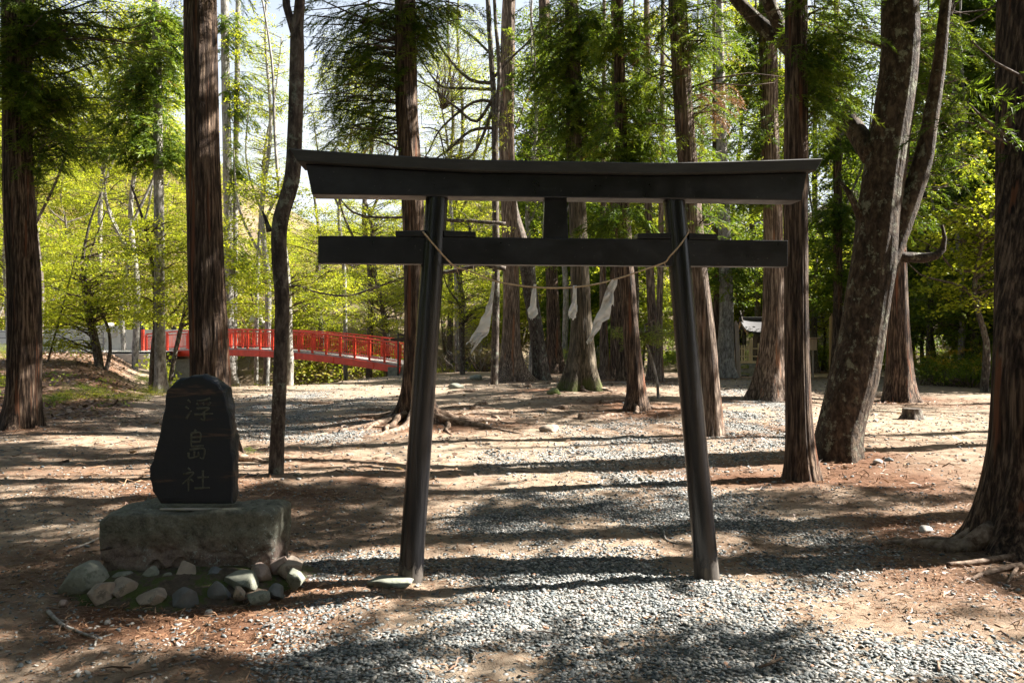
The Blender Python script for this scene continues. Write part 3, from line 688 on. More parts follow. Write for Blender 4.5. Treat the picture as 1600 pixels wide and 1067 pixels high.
maple('small green-leaved sapling with thin crooked stem right of the dark slim cedar', [[(1029,626,5),(1026,590,5),(1016,555,5),(1008,530,4),(1007,508,2)]], 18, 0, [(985,1060,500,535,8),(950,985,505,520,2),(1000,1045,520,545,3)], seed=14, bark='grey', leafm='leaf', scale=0.25, protos=SP_F, name='sapling')

for i, (lb, x, Y, bx, lf) in enumerate([
 ('airy green tree filling the gap around the short flared paper streamer', 830, 34, [(780,930,20,330,44),(790,900,300,420,14)], 'leaf'),
 ('bright lime tree behind the dark slim cedar', 990, 38, [(920,1100,0,300,46),(930,1080,260,430,26)], 'maple'),
 ('fresh green tree behind the right torii pillar', 1090, 36, [(1040,1200,60,330,44),(1080,1190,300,480,26)], 'leaf'),
 ('lime green tree behind the cedar that stands before the shrine', 1180, 40, [(1130,1290,80,360,46),(1140,1260,330,470,22)], 'maple'),
 ('green tree filling the gap left of the huge leaning tree', 1310, 34, [(1240,1390,0,300,46),(1255,1370,280,480,30)], 'leaf'),
 ('green tree in the gap right of the huge leaning tree', 1450, 33, [(1400,1560,0,260,50),(1410,1560,240,400,20)], 'leaf'),
 ('shaded green tree low in the gap left of the very large right cedar', 1500, 31, [(1410,1570,380,540,30)], 'leaf'),
 ('slim yellow-green tree high behind the left overhang of the torii top beam', 575, 44, [(475,640,40,270,26)], 'maple'),
 ('slim yellow-green tree high in the gap between massive cedar and slender curved tree', 415, 46, [(345,470,0,270,20)], 'maple'),
 ('slim yellow-green tree high in the gap right of the cedar with spreading roots', 715, 47, [(645,790,0,260,24)], 'maple'),
 ('tall green tree rising behind the plain brown cedar and the mossy cedar', 880, 42, [(800,980,-40,160,50)], 'leaf'),
 ('tall lime tree rising behind the right end of the torii', 1150, 45, [(1040,1280,-40,150,60)], 'maple'),
 ('tall green tree rising behind the huge leaning tree', 1400, 43, [(1270,1560,-40,180,70)], 'leaf'),
 ('golden budding tree behind the top of the leftmost cedar', 60, 36, [(-30,170,-20,330,90)], 'maple'),
 ('golden budding tree between the leftmost cedar and the massive cedar', 210, 38, [(130,300,-20,280,90)], 'maple'),
 ('green tree high between the cedar with spreading roots and the flared cedar', 700, 46, [(640,800,290,420,30)], 'maple')]):
    maple(lb, [[(x,562,11),(x+4,450,10),(x-6,330,8),(x+8,200,6),(x,60,4),(x+4,-60,2)],[(x-4,350,5),(x+40,250,4),(x+55,140,2)],[(x+4,420,5),(x-40,330,4),(x-50,230,2)]], Y, 0, bx, seed=40 + i, bark='dark' if i % 2 else 'grey', leafm=lf, scale=.6, name='broadleaf_tree')
# prototypes for the wooded hill, copied
def proto_tree(kind, seed):
    r = np.random.default_rng(8100 + seed)
    rt = empty('hillside_tree' if kind != 'cedar' else 'forest_cedar', (0, 0, 0)); ts = TS(); cr = TS()
    if kind == 'cedar':
        path = [(0,0,-.6,.28),(0,0,0,.26),(.1,0,4,.2),(.1,.1,10,.13),(0,0,17,.03)]; at = path_at(path)
        V, T = trunk_geo(path, 16, .5, .04, .4, 5, .4, seed); ts.add(V, T)
        for b in range(85):
            z = 1.5 + 14.5 * r.random() ** 0.8; a = r.uniform(0, 6.283); R = (2.7 - 0.13 * z) * r.uniform(0.5, 1.0)
            branch_cluster(cr, at, at(z) + [R * math.cos(a), R * math.sin(a), -0.45], np.array([.4, .4, .3]), 9, PL_C, 0.85, 1, r, None, 1, check=False)
        ts.build('trunk', ['cedar'], rt); cr.build('crown', ['twig', 'needle', 'dead'], rt)
    else:
        h = r.uniform(6, 8.5); path = [(0,0,-.6,.15),(0,0,0,.14)]
        x = y = 0
        for q in range(1, 6): x += r.normal() * .25; y += r.normal() * .25; path.append((x, y, h * q / 5, .13 * (1 - q / 5.6)))
        at = path_at(path); V, T = tube(path, 8, .35, True, .15, seed); ts.add(V, T)
        for q in range(7):
            z = h * r.uniform(.3, .8); a = r.uniform(0, 6.283); l = r.uniform(1.2, 2.6); e = at(z) + [math.cos(a) * l, math.sin(a) * l, l * .6]
            limb_to(ts, at(z), e, .06, .012, -.05, 0, 5, .4, r)
        layered_crown(cr, at, np.array([x * .5, y * .5, h * .68]), 2.6, 2.6, h * .36, 34 if kind == 'maple' else 14, SP_C, 0.62 if kind == 'maple' else 0.42, r)
        ts.build('trunk', ['grey' if seed % 2 else 'dark'], rt); cr.build('crown', ['twig', 'maple' if kind == 'maple' else 'budleaf'], rt)
    return rt
GAPS = [(0, 70, 'behind the leftmost cedar'), (70, 150, 'right of the leftmost cedar'), (150, 241, 'just left of the straight pale trunk'), (241, 300, 'between pale trunk and massive cedar'),
  (300, 350, 'hidden behind the massive cedar'), (350, 422, 'right of the massive cedar'), (422, 500, 'behind the slender curved tree'), (500, 560, 'over the middle of the torii left overhang'),
  (560, 630, 'above the right end of the red bridge'), (630, 700, 'behind the left torii pillar'), (700, 780, 'right of the left torii pillar'), (780, 850, 'behind the small left paper streamers'),
  (850, 920, 'behind the thick mossy cedar'), (920, 1000, 'behind the dark slim cedar'), (1000, 1060, 'left of the right torii pillar'), (1060, 1120, 'right of the right torii pillar'),
  (1120, 1180, 'above the wooden stakes'), (1180, 1240, 'above the little shrine'), (1240, 1310, 'above the notice board'), (1310, 1400, 'behind the huge leaning tree'),
  (1400, 1470, 'right of the huge leaning tree'), (1470, 1550, 'left of the very large right cedar'), (1550, 1700, 'behind the very large right cedar')]
ORD = ['nearest', 'second', 'third', 'fourth', 'fifth', 'sixth', 'seventh', 'eighth', 'ninth', 'tenth']
def where(px):
    for a, b, s in GAPS:
        if px < b: return s
    return 'unseen beyond the very large right cedar'
PT = {'maple': [proto_tree('maple', i) for i in range(3)], 'bud': [proto_tree('bud', 10 + i) for i in range(3)], 'cedar': [proto_tree('cedar', 20 + i) for i in range(3)]}
used = {}; counts = {}
def plant(kind, x, y, s=1.0):
    if 9 < x < 32 and abs(y - 35.5 - (x - 10) * .2) < 3.2: y += 6.5
    i = rng.integers(0, len(PT[kind])); p = PT[kind][i]
    o = copy_tree(p) if used.get((kind, i)) else p
    used[(kind, i)] = True
    o.location = (x, y, H(x, y)); o.rotation_euler = (rng.normal() * .03, rng.normal() * .03, rng.uniform(0, 6.28)); o.scale = (s, s, s * rng.uniform(.9, 1.15))
    return o, kind, x, y
planted = []
r_ = np.random.default_rng(21)
# left and centre hillside: maples and budding trees
for k in range(170):
    y = r_.uniform(50, 112); x = r_.uniform(-0.68 * y, 0.06 * y); px = 800 + x * F / y
    if 350 < px < 790 and y > 80 and r_.random() < 0.6: continue
    kind = 'maple' if r_.random() < 0.5 else 'bud'
    planted.append(plant(kind, x, y, r_.uniform(.6, 1.15) * (0.75 if px > 350 else 1.0)))
for k in range(60):
    y = r_.uniform(72, 118); x = r_.uniform(-.7, -.05) * y; planted.append(plant('maple' if k % 3 else 'bud', x, y, r_.uniform(.7, 1.0)))
# right and centre forest: cedars and green trees
for k in range(88):
    y = r_.uniform(46, 85) if k < 46 else r_.uniform(42, 50) if k < 66 else r_.uniform(24, 44)
    x = r_.uniform(0.03 * y, 0.68 * y) if k < 46 else r_.uniform(.06, .6) * y if k < 66 else r_.uniform(0.56 * y, 0.85 * y)
    planted.append(plant('cedar' if r_.random() < (0.5 if k < 66 else .8) else 'maple', x, y, r_.uniform(.75, 1.1)))
for k, (x, y) in enumerate([(-7,-4),(-3.5,-7),(3.5,-6),(7,-3),(-9,0),(9,-7),(0,-10),(-12,-6),(12,-2),(5,-10),(-9,4),(-11,9),(-14,13),(-13,3),(-17,8),(-16,-2),(-19,15),(-7.5,-1),(2,-3.5),(-2,-4.5),(9,-3),(6,-7)]):  # unseen cedars added behind and left of the camera to cut sky fill
    o = plant('cedar', x, y, .9)[0]; tag(o, 'unseen cedar added around the viewpoint to block sky light', 'tree', 'unseen cedars added to block sky light')
for k in range(16):  # cedars out of view on the right, added to shade the right bank
    y = r_.uniform(27, 44); planted.append(plant('cedar', r_.uniform(.66, .98) * y, y, r_.uniform(.9, 1.2)))
planted.sort(key=lambda q: q[3])
DESC = {'maple': 'yellow-green leafy tree on the wooded slope', 'bud': 'sparse budding tree on the wooded slope', 'cedar': 'dark green cedar at the forest edge'}
for o, kind, x, y in planted:
    wh = where(800 + x * F / y); c = counts.get((kind, wh), 0); counts[(kind, wh)] = c + 1
    tag(o, f'{ORD[min(c, 9)]} {DESC[kind]}, {wh}', 'tree', {'maple': 'leafy trees on the wooded slopes', 'bud': 'budding trees on the hillside', 'cedar': 'cedars at the forest edge'}[kind])
for kind in PT:
    for i, p in enumerate(PT[kind]):
        if not used.get((kind, i)):
            for ch in list(p.children): bpy.data.objects.remove(ch)
            bpy.data.objects.remove(p)
finish_crowns()

# ------------------------------------------------------------------ shrubs
def proto_shrub(seed, leafm, n=26, R=0.9, h=1.1, sc=0.34, flower=False):
    r = np.random.default_rng(9000 + seed); rt = empty('shrub', (0, 0, 0)); st = TS(); cr = TS()
    for k in range(n):
        a = r.uniform(0, 6.283); l = R * math.sqrt(r.random()); e = np.array([l * math.cos(a), l * math.sin(a), h * r.uniform(.35, 1) * (1 - .35 * (l / R) ** 2)])
        limb_to(st, np.array([e[0] * .15, e[1] * .15, -.1]), e, .012, .004, .02, 0, 4, .3, r)
        m = 8; pos = e + r.normal(size=(m, 3)) * [.16, .16, .10]; d = np.stack([np.cos(a + r.normal(size=m)), np.sin(a + r.normal(size=m)), r.normal(size=m) * .3], 1)
        place(cr, SP_F, pos, d, sc * r.uniform(.7, 1.2, m), 0, None, r)
    st.build('stems', ['twig'], rt); cr.build('foliage', [leafm], rt)
    if flower:
        fl = TS(); m = 70; a = r.uniform(0, 6.283, m); l = R * np.sqrt(r.random(m)); z = h * (1.02 - .35 * (l / R) ** 2) * r.uniform(.5, 1, m)
        place(fl, SP_F, np.stack([l * np.cos(a), l * np.sin(a), z], 1), r.normal(size=(m, 3)), r.uniform(.12, .2, m), 0, None, r); fl.build('blossom', ['flower'], rt)
    return rt
SH = {'bright': [proto_shrub(1, 'maple'), proto_shrub(2, 'maple')], 'twiggy': [proto_shrub(3, 'budleaf', 34, 1.0, 1.3, .18), proto_shrub(4, 'maple', 30, 1.0, 1.2, .2)],
      'green': [proto_shrub(5, 'leaf'), proto_shrub(6, 'leaf')], 'flower': [proto_shrub(7, 'leaf', 26, 1.0, 1.2, .3, True)], 'low': [proto_shrub(8, 'leaf', 16, .6, .45, .3), proto_shrub(9, 'maple', 14, .6, .4, .3)]}
su = set(); sc_ = {}
SD = {'bright': 'bright yellow-green bush', 'twiggy': 'brownish twiggy bush', 'green': 'dark green bush', 'flower': 'yellow-flowering green bush', 'low': 'low fresh green plant'}
def shrub(kind, x, y, s=1.0, note='', rowd=''):
    i = rng.integers(0, len(SH[kind])); p = SH[kind][i]; o = copy_tree(p) if (kind, i) in su else p; su.add((kind, i))
    o.location = (x, y, H(x, y)); o.rotation_euler = (0, 0, rng.uniform(0, 6.28)); o.scale = (s, s, s * rng.uniform(.8, 1.2))
    key = (kind, note); c = sc_.get(key, 0); sc_[key] = c + 1
    tag(o, f'{ORD[min(c, 9)]} {SD[kind]} {note}', 'bush', {'bright': 'bright bushes beside the stream', 'twiggy': 'twiggy bushes beyond the bins', 'green': 'dark bushes at the forest edge', 'flower': 'yellow blossoming bushes', 'low': 'low plants on the leafy bank'}[kind])
for k in range(26):
    y = r_.uniform(34, 45); x = lineR(y) - r_.uniform(3.0, 9); px = 800 + x * F / y
    if px > 345: shrub('bright' if k % 3 else 'twiggy', x, y, r_.uniform(.5, .8), 'below the bridge, ' + where(px))
for k in range(16):
    y = r_.uniform(40.5, 42.5); x = -4.2 + k * 0.66; shrub('twiggy', x, y, r_.uniform(1.0, 1.5), 'in brush, ' + where(800 + x * F / y))
for k in range(14):
    y = r_.uniform(40.5, 45); x = 4 + k * 1.25; shrub('green' if k % 3 else 'bright', x, y, r_.uniform(1.0, 1.7), 'at forest foot, ' + where(800 + x * F / y))
for k in range(14):
    y = r_.uniform(26, 38); x = 0.47 * y + r_.uniform(2.6, 8); shrub('green', x, y, r_.uniform(1.0, 1.7), 'in shade, ' + where(800 + x * F / y))
for (px, Y, s) in [(1435, 29, 1.0), (1475, 28, 1.2), (1515, 27, 1.2), (1540, 28.5, 1.0)]:
    shrub('flower', (px - 800) * Y / F, Y, s, 'past the edging, ' + where(px))
for (px, py, s) in [(130,615,1.0),(160,622,.9),(205,625,.9),(232,600,1.1),(238,618,.8),(100,625,.9),(75,630,.8),(20,560,1.6),(5,600,1.5),(272,606,.8),(380,712,.35)]:
    q = G(px, py); shrub('low', q[0], q[1], s * .6, 'on the ground ' + where(px))
for kind in SH:
    for i, p in enumerate(SH[kind]):
        if (kind, i) not in su:
            for ch in list(p.children): bpy.data.objects.remove(ch)
            bpy.data.objects.remove(p)

# ------------------------------------------------------------------ ground sheet
def gravel(x, y):
    px, py = gpix(x, y)
    E = [(900,1010,480,95,1),(1250,1020,330,85,.95),(1000,905,430,60,.85),(1330,925,230,50,.6),(960,800,260,50,.9),(1250,830,220,40,.6),(930,722,190,42,.7),(1180,662,75,62,.8),
         (480,652,150,42,.75),(1000,690,160,30,.5),(560,880,120,30,.45),(620,960,200,40,.6)]
    g = np.zeros(np.shape(px))
    for cx, cy_, rx, ry, w_ in E:
        d = ((px - cx) / rx) ** 2 + ((py - cy_) / ry) ** 2
        g = np.maximum(g, w_ * sst(1.5, 0.5, d))
    n = 0.5 * fbm(x * 1.6, y * 1.6, 0, 4, 55)
    g = np.clip(g * (0.80 + n * 1.9) - 0.10, 0, 1) * (np.asarray(y) > 1.5)
    g = np.where(py > 1067, np.clip(0.6 + n * 0.6, 0, 1) * (np.abs(x) < 2.5), g)
    return np.clip(g, 0, 1)
TREES_XY = np.array([[c[0], c[1]] for c in ALL_CANOPY])
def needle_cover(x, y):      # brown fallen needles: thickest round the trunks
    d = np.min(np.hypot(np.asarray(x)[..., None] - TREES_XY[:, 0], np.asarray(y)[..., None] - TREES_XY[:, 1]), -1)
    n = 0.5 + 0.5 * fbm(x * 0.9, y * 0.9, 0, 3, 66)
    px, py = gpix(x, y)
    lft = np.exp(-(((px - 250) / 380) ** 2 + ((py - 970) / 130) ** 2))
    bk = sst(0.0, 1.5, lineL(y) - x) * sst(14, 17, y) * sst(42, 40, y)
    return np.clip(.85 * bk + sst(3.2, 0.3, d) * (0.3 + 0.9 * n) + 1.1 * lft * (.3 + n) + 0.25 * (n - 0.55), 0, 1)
def axis(segs):
    out = []
    for a, b, st in segs: out.append(np.arange(a, b, st))
    return np.concatenate(out + [np.array([segs[-1][1]])])
ys = axis([(-120,-20,10),(-20,0,2),(0,2.4,.4),(2.4,7,.035),(7,12,.07),(12,26,.14),(26,60,.4),(60,150,1.5),(150,700,40)])
xs = axis([(-600,-100,40),(-100,-40,3),(-40,-12,.5),(-12,-5,.12),(-5,5,.045),(5,12,.12),(12,40,.5),(40,100,3),(100,600,40)])
X, Yg = np.meshgrid(xs, ys)
Z = hgt(X, Yg)
nearw = sst(14, 6, Yg) * (Yg > 2) * sst(9, 6, np.abs(X))
Z = Z + nearw * (0.010 * fbm(X * 9, Yg * 9, 0, 3, 91) + 0.004 * vnoise(X * 30, Yg * 30, 0, 92))
V = np.stack([X, Yg, Z], -1).reshape(-1, 3); T = grid_q(len(ys), len(xs), False)
M['ground'], n, b = mat('forest_floor')
v = coords(n)
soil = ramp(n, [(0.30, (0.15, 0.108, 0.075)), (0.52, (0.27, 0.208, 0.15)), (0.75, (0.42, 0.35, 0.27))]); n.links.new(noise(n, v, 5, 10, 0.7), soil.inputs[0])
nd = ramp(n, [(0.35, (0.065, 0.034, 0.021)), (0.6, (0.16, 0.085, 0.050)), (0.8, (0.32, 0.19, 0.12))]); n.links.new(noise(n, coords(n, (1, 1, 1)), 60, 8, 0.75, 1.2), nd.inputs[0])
vo = N(n, 'ShaderNodeTexVoronoi'); vo.inputs['Scale'].default_value = 42; n.links.new(v, vo.inputs['Vector'])
gv = ramp(n, [(0.0, (0.10, 0.11, 0.105)), (0.45, (0.24, 0.25, 0.24)), (0.8, (0.42, 0.42, 0.395)), (1, (0.62, 0.60, 0.56))])
sp = N(n, 'ShaderNodeSeparateColor'); n.links.new(vo.outputs['Color'], sp.inputs[0]); n.links.new(sp.outputs[0], gv.inputs[0])
vd = ramp(n, [(0.30, (1, 1, 1)), (0.62, (0.25, 0.22, 0.2))]); n.links.new(vo.outputs['Distance'], vd.inputs[0])
gcol = mixc(n, 1.0, gv.outputs[0], vd.outputs[0], 'MULTIPLY')
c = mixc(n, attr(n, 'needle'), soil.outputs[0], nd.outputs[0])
thr = mathn(n, 'GREATER_THAN', attr(n, 'gravel'), sp.outputs[1])
c = mixc(n, thr, c, gcol)
hl = ramp(n, [(0.32, (0.05, 0.038, 0.026)), (0.46, (0.11, 0.085, 0.055)), (0.55, (0.19, 0.145, 0.10)), (0.58, (0.09, 0.10, 0.02)), (0.8, (0.16, 0.17, 0.03))])
hn = N(n, 'ShaderNodeMix'); n.links.new(noise(n, v, 0.35, 3, 0.5), hn.inputs[2]); n.links.new(noise(n, v, 4, 10, 0.8), hn.inputs[3]); hn.inputs[0].default_value = 0.55
n.links.new(hn.outputs[0], hl.inputs[0]); c = mixc(n, attr(n, 'wild'), c, hl.outputs[0])
n.links.new(c, b.inputs['Base Color']); b.inputs['Roughness'].default_value = 0.95; b.inputs['Specular IOR Level'].default_value = 0.1
bh = N(n, 'ShaderNodeMix'); n.links.new(thr, bh.inputs[0]); n.links.new(noise(n, v, 45, 8, 0.75), bh.inputs[2]); n.links.new(mathn(n, 'SUBTRACT', 1.1, vo.outputs['Distance']), bh.inputs[3])
bump(n, b, bh.outputs[0], 0.8, 0.02)
go = mk('ground', V, T, 'ground'); go['kind'] = 'structure'
wild = np.clip(sst(46, 50, Yg) + (Z < -0.35) * 1.0 + sst(0, 2, X - (19 + (Yg - 28) * .2)) * sst(15, 24, Yg), 0, 1)
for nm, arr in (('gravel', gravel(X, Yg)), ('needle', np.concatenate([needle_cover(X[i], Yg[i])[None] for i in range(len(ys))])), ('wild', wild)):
    a = go.data.attributes.new(nm, 'FLOAT', 'POINT'); a.data.foreach_set('value', arr.astype(np.float32).ravel())

# ------------------------------------------------------------------ loose gravel, litter
M['pebble'], n, b = mat('pebble_stone')
pr_ = ramp(n, [(0, (0.05, 0.065, 0.07)), (0.3, (0.095, 0.11, 0.113)), (0.55, (0.165, 0.17, 0.163)), (0.8, (0.26, 0.245, 0.215)), (0.95, (0.42, 0.385, 0.33)), (1, (0.33, 0.18, 0.11))])
n.links.new(attr(n, 'tint'), pr_.inputs[0]); n.links.new(pr_.outputs[0], b.inputs['Base Color'])
b.inputs['Roughness'].default_value = 0.75
def scatter_pebbles(name, y0, y1, dens, smin, smax, shape, seed, base_d=0.07, xlim=0.70):
    r = np.random.default_rng(seed); area = (y1 - y0) * 2 * (xlim * y1 + .3); n = int(dens * area)
    y = r.uniform(y0, y1, n); x = r.uniform(-1, 1, n) * (xlim * y1 + .3)
    k = np.abs(x) < xlim * y + .3; x, y = x[k], y[k]
    g = gravel(x, y); cl_ = 0.5 + 0.5 * fbm(x * 3, y * 3, 0, 2, 71)
    k = r.random(len(x)) < np.clip(g * (0.6 + 0.7 * cl_), base_d * (0.4 + 1.2 * cl_), 1); x, y = x[k], y[k]
    m = len(x); s = smin + (smax - smin) * r.random(m) ** 2.2
    z = hgt(x, y) + 0.010 * fbm(x * 9, y * 9, 0, 3, 91) * (sst(14, 6, y) * sst(9, 6, np.abs(x)))
    Vp, Tp = shape; sh = r.integers(0, 6, m)
    vars_ = []
    for q in range(6):
        rr = np.random.default_rng(200 + q); W = Vp * (1 + 0.22 * fbm(Vp[:, 0] * 1.5 + q * 3, Vp[:, 1] * 1.5, Vp[:, 2] * 1.5, 2, q))[:, None]
        for e in range(3):
            d = unit(rr.normal(size=3)); W -= np.outer(np.maximum(W @ d - .7, 0), d)
        vars_.append(W)
    vars_ = np.array(vars_)[sh]                                  # (m,v,3)
    sc = np.stack([s * r.uniform(.8, 1.5, m), s * r.uniform(.7, 1.0, m), s * r.uniform(.35, .65, m)], 1)
    a = r.uniform(0, 6.283, m); ca, sa = np.cos(a), np.sin(a); tl = r.normal(size=m) * 0.25
    L = vars_ * sc[:, None, :]
    L[..., 2] += L[..., 0] * tl[:, None]
    Xw = L[..., 0] * ca[:, None] - L[..., 1] * sa[:, None] + x[:, None]; Yw = L[..., 0] * sa[:, None] + L[..., 1] * ca[:, None] + y[:, None]
    Zw = L[..., 2] + (z + sc[:, 2] * 0.45)[:, None]
    VV = np.stack([Xw, Yw, Zw], -1).reshape(-1, 3); TT = (Tp[None] + (np.arange(m) * len(Vp))[:, None, None]).reshape(-1, 3)
    ti = np.repeat(np.clip(r.beta(2.0, 2.0, m) + (r.random(m) < .03) * .6 , 0, 1), len(Tp))
    o = mk(name, VV, TT, 'pebble', tint=ti); o['kind'] = 'stuff'
octa = (np.array([[1,0,0],[-1,0,0],[0,1,0],[0,-1,0],[0,0,1],[0,0,-1]], float), np.array([[0,2,4],[2,1,4],[1,3,4],[3,0,4],[2,0,5],[1,2,5],[3,1,5],[0,3,5]]))
scatter_pebbles('gravel', 3.2, 4.9, 4600, .004, .0145, ICO[2], 1, 0.10)
scatter_pebbles('gravel', 4.9, 8.5, 2600, .005, .018, ICO[1], 2, 0.10)
scatter_pebbles('gravel', 8.5, 16, 260, .012, .03, ICO[1], 3, 0.10)
scatter_pebbles('gravel', 16, 34, 40, .015, .045, octa, 4, 0.14, 0.45)

def scatter_litter(name, y0, y1, n, L0, L1, W, m, seed, wfun, xr=0.7, curl=0.2, lift=0.004):
    r = np.random.default_rng(seed); y = r.uniform(y0, y1, n); x = r.uniform(-1, 1, n) * (xr * y1)
    k = np.abs(x) < xr * y + .3; x, y = x[k], y[k]; k = r.random(len(x)) < wfun(x, y); x, y = x[k], y[k]; m_ = len(x)
    z = hgt(x, y) + lift + r.random(m_) * 0.015; a = r.uniform(0, 6.283, m_); L = r.uniform(L0, L1, m_); wv = W * r.uniform(.6, 1.4, m_)
    d = np.stack([np.cos(a), np.sin(a), r.normal(size=m_) * .12], 1); s = np.stack([-np.sin(a), np.cos(a), r.normal(size=m_) * .5], 1)
    p = np.stack([x, y, z], 1); mid = p + d * (L / 2)[:, None] + s * (L * r.normal(size=m_) * curl)[:, None]; e = p + d * L[:, None]
    A = p - s * wv[:, None]; B = p + s * wv[:, None]; C = mid + s * wv[:, None]; D = mid - s * wv[:, None]
    X = np.stack([np.stack([A, B, C], 1), np.stack([A, C, D], 1), np.stack([D, C, e], 1)], 1).reshape(-1, 3, 3)
    o = mk(name, X.reshape(-1, 3), np.arange(len(X) * 3).reshape(-1, 3), m, tint=np.repeat(r.random(m_), 3), smooth=False); o['kind'] = 'stuff'
soilw = lambda x, y: np.clip((1.05 - gravel(x, y)) * (0.25 + needle_cover(x, y)), 0, 1)
scatter_litter('needle_litter', 3.0, 8, 60000, .02, .09, .0024, 'litter', 1, soilw)
scatter_litter('needle_litter', 8, 20, 40000, .05, .18, .005, 'litter', 2, soilw)
scatter_litter('leaf_litter', 15, 42, 60000, .06, .13, .035, 'leaflitter', 3, lambda x, y: np.clip(sst(0, 1.5, lineL(y) - x) * (x > -30), 0, 1), 0.75, .1, .01)
scatter_litter('leaf_litter', 9, 34, 14000, .04, .10, .022, 'leaflitter', 5, lambda x, y: 0.25 + 0 * x, .5, .1, .008)

scatter_litter('fallen_twigs', 3.0, 12, 900, .06, .22, .004, 'twig', 7, lambda x, y: 0.5 + 0 * x, .7, .06, .012)
scatter_litter('fallen_twigs', 9, 26, 900, .15, .5, .010, 'twig', 8, lambda x, y: 0.5 + 0 * x, .7, .06, .012)
# undergrowth over the slopes: leaf sprays and dead twigs
def undergrowth(name, n, gen, leafm, sc, seed, hmax=.6):
    r = np.random.default_rng(seed); x, y = gen(r, n); z = hgt(x, y); ts = TS()
    k = vnoise(x * .25, y * .25, 0, 17) + .5 * vnoise(x, y, 0, 18) > .12; x, y, z = x[k], y[k], z[k]; m = len(x)
    place(ts, SP_C, np.stack([x, y, z + r.uniform(.05, hmax, m)], 1), np.stack([r.normal(size=m), r.normal(size=m), r.normal(size=m) * .25 + .1], 1), sc * r.uniform(.6, 1.3, m), 0, None, r)
    o = ts.build(name, [leafm]); o['kind'] = 'stuff'
def g_left(r, n): y = r.uniform(48, 128, n); return r.uniform(-.85, .1, n) * y, y
def g_right(r, n): y = r.uniform(24, 75, n); x = (0.47 + r.uniform(.06, .5, n)) * y; return x, y
def g_mid(r, n): y = r.uniform(46, 75, n); return r.uniform(.05, .7, n) * y, y
def g_ch(r, n): y = r.uniform(29, 47, n); return lineR(y) - r.uniform(.22, 1, n) * np.clip(lineR(y) - lineL(y), .1, 20), y
def g_bank(r, n): y = r.uniform(16.5, 24, n); return lineL(y) - r.uniform(.3, 5, n), y
undergrowth('hillside_undergrowth', 34000, g_left, 'maple', 1.0, 1, 1.2)
undergrowth('hillside_undergrowth', 20000, g_left, 'budleaf', .9, 2, 1.4)
undergrowth('forest_undergrowth', 5000, g_right, 'leaf', .7, 3, .8)
undergrowth('forest_undergrowth', 5000, g_mid, 'leaf', .8, 4, .9)
undergrowth('stream_bank_undergrowth', 3500, g_ch, 'maple', .55, 5, .7)
undergrowth('bank_plants', 50, g_bank, 'leaf', .35, 6, .2)
def brush(name, n, gen, seed, L=1.4):
    r = np.random.default_rng(seed); x, y = gen(r, n); z = hgt(x, y); ts = TS()
    for i in range(n):
        p = np.array([x[i], y[i], z[i]]); d = unit(np.array([r.normal() * .5, r.normal() * .5, 1])); e = p + d * L * r.uniform(.5, 1.6)
        limb_to(ts, p, e, .022, .006, .0, 0, 4, .6, r)
        for q in range(3):
            u = r.uniform(.3, .9); s = p + (e - p) * u; limb_to(ts, s, s + unit(d + r.normal(size=3) * .7) * L * .4, .010, .004, 0, 0, 4, .4, r)
    o = ts.build(name, ['grey']); o['kind'] = 'stuff'
brush('hillside_brushwood', 700, g_left, 11, 1.8)
brush('stream_bank_brushwood', 260, lambda r, n: (r.uniform(-5, 7, n), r.uniform(40, 43, n)), 12, 1.0)

# ------------------------------------------------------------------ built things
def simple(name, col, rough=.6, nsc=8, var=.3, bs=.3, bd=.01, scale=(1,1,1), spec=.4, metal=0, spots=None):
    m, n, b = mat(name); v = coords(n, scale); a = noise(n, v, nsc, 8, .65)
    lo = tuple(max(0, c * (1 - var)) for c in col); hi = tuple(min(1, c * (1 + var)) for c in col)
    r = ramp(n, [(.3, lo), (.7, hi)]); n.links.new(a, r.inputs[0]); c = r.outputs[0]
    if spots:
        q = ramp(n, [(spots[1], (0, 0, 0)), (spots[1] + .05, (1, 1, 1))]); n.links.new(noise(n, coords(n, (1, 1, 1)), spots[2], 8, .75), q.inputs[0]); c = mixc(n, q.outputs[0], c, spots[0])
    n.links.new(c, b.inputs['Base Color']); b.inputs['Roughness'].default_value = rough; b.inputs['Specular IOR Level'].default_value = spec; b.inputs['Metallic'].default_value = metal
    bump(n, b, a, bs, bd); M[name] = m; return m
simple('red_paint', (.60, .05, .022), .45, 3, .25, .15, .005, spots=((.25, .05, .03), .66, 5))
simple('black_cap', (.02, .02, .02), .5)
simple('grey_steel', (.16, .16, .16), .5)
simple('concrete', (.36, .34, .31), .9, 6, .25, .4, .01, spots=((.18, .17, .14), .6, 3))
simple('concrete_light', (.50, .48, .45), .9, 2, .2, .4, .01)
simple('pale_wood', (.42, .29, .18), .75, 14, .3, .3, .004, (1, 1, .06))
simple('grey_wood', (.30, .24, .19), .8, 14, .3, .3, .004, (1, 1, .06))
simple('new_wood', (.50, .40, .22), .75, 14, .25, .3, .004, (1, 1, .08))
simple('dark_wood', (.045, .030, .022), .7, 10, .4, .3, .006)
simple('roof_metal', (.045, .042, .045), .7, 6, .2, .2, .005, spec=.6)
simple('dark_plastic', (.012, .025, .025), .45, 5, .2, .1, .002)
simple('black_plastic', (.012, .012, .012), .4, 5, .2, .1, .002)
simple('stone_grey', (.18, .185, .145), .85, 9, .35, .5, .012, spots=((.11, .12, .09), .56, 6))
simple('stone_brown', (.27, .22, .17), .85, 9, .35, .5, .012, spots=((.15, .13, .10), .56, 6))
simple('stone_pale', (.45, .42, .38), .8, 9, .25, .4, .01)
simple('moss', (.07, .052, .035), .95, 30, .5, .8, .02, spots=((.05, .065, .012), .50, 7))
simple('mossy_stone', (.20, .20, .10), .9, 6, .4, .5, .02, spots=((.11, .14, .03), .5, 3))
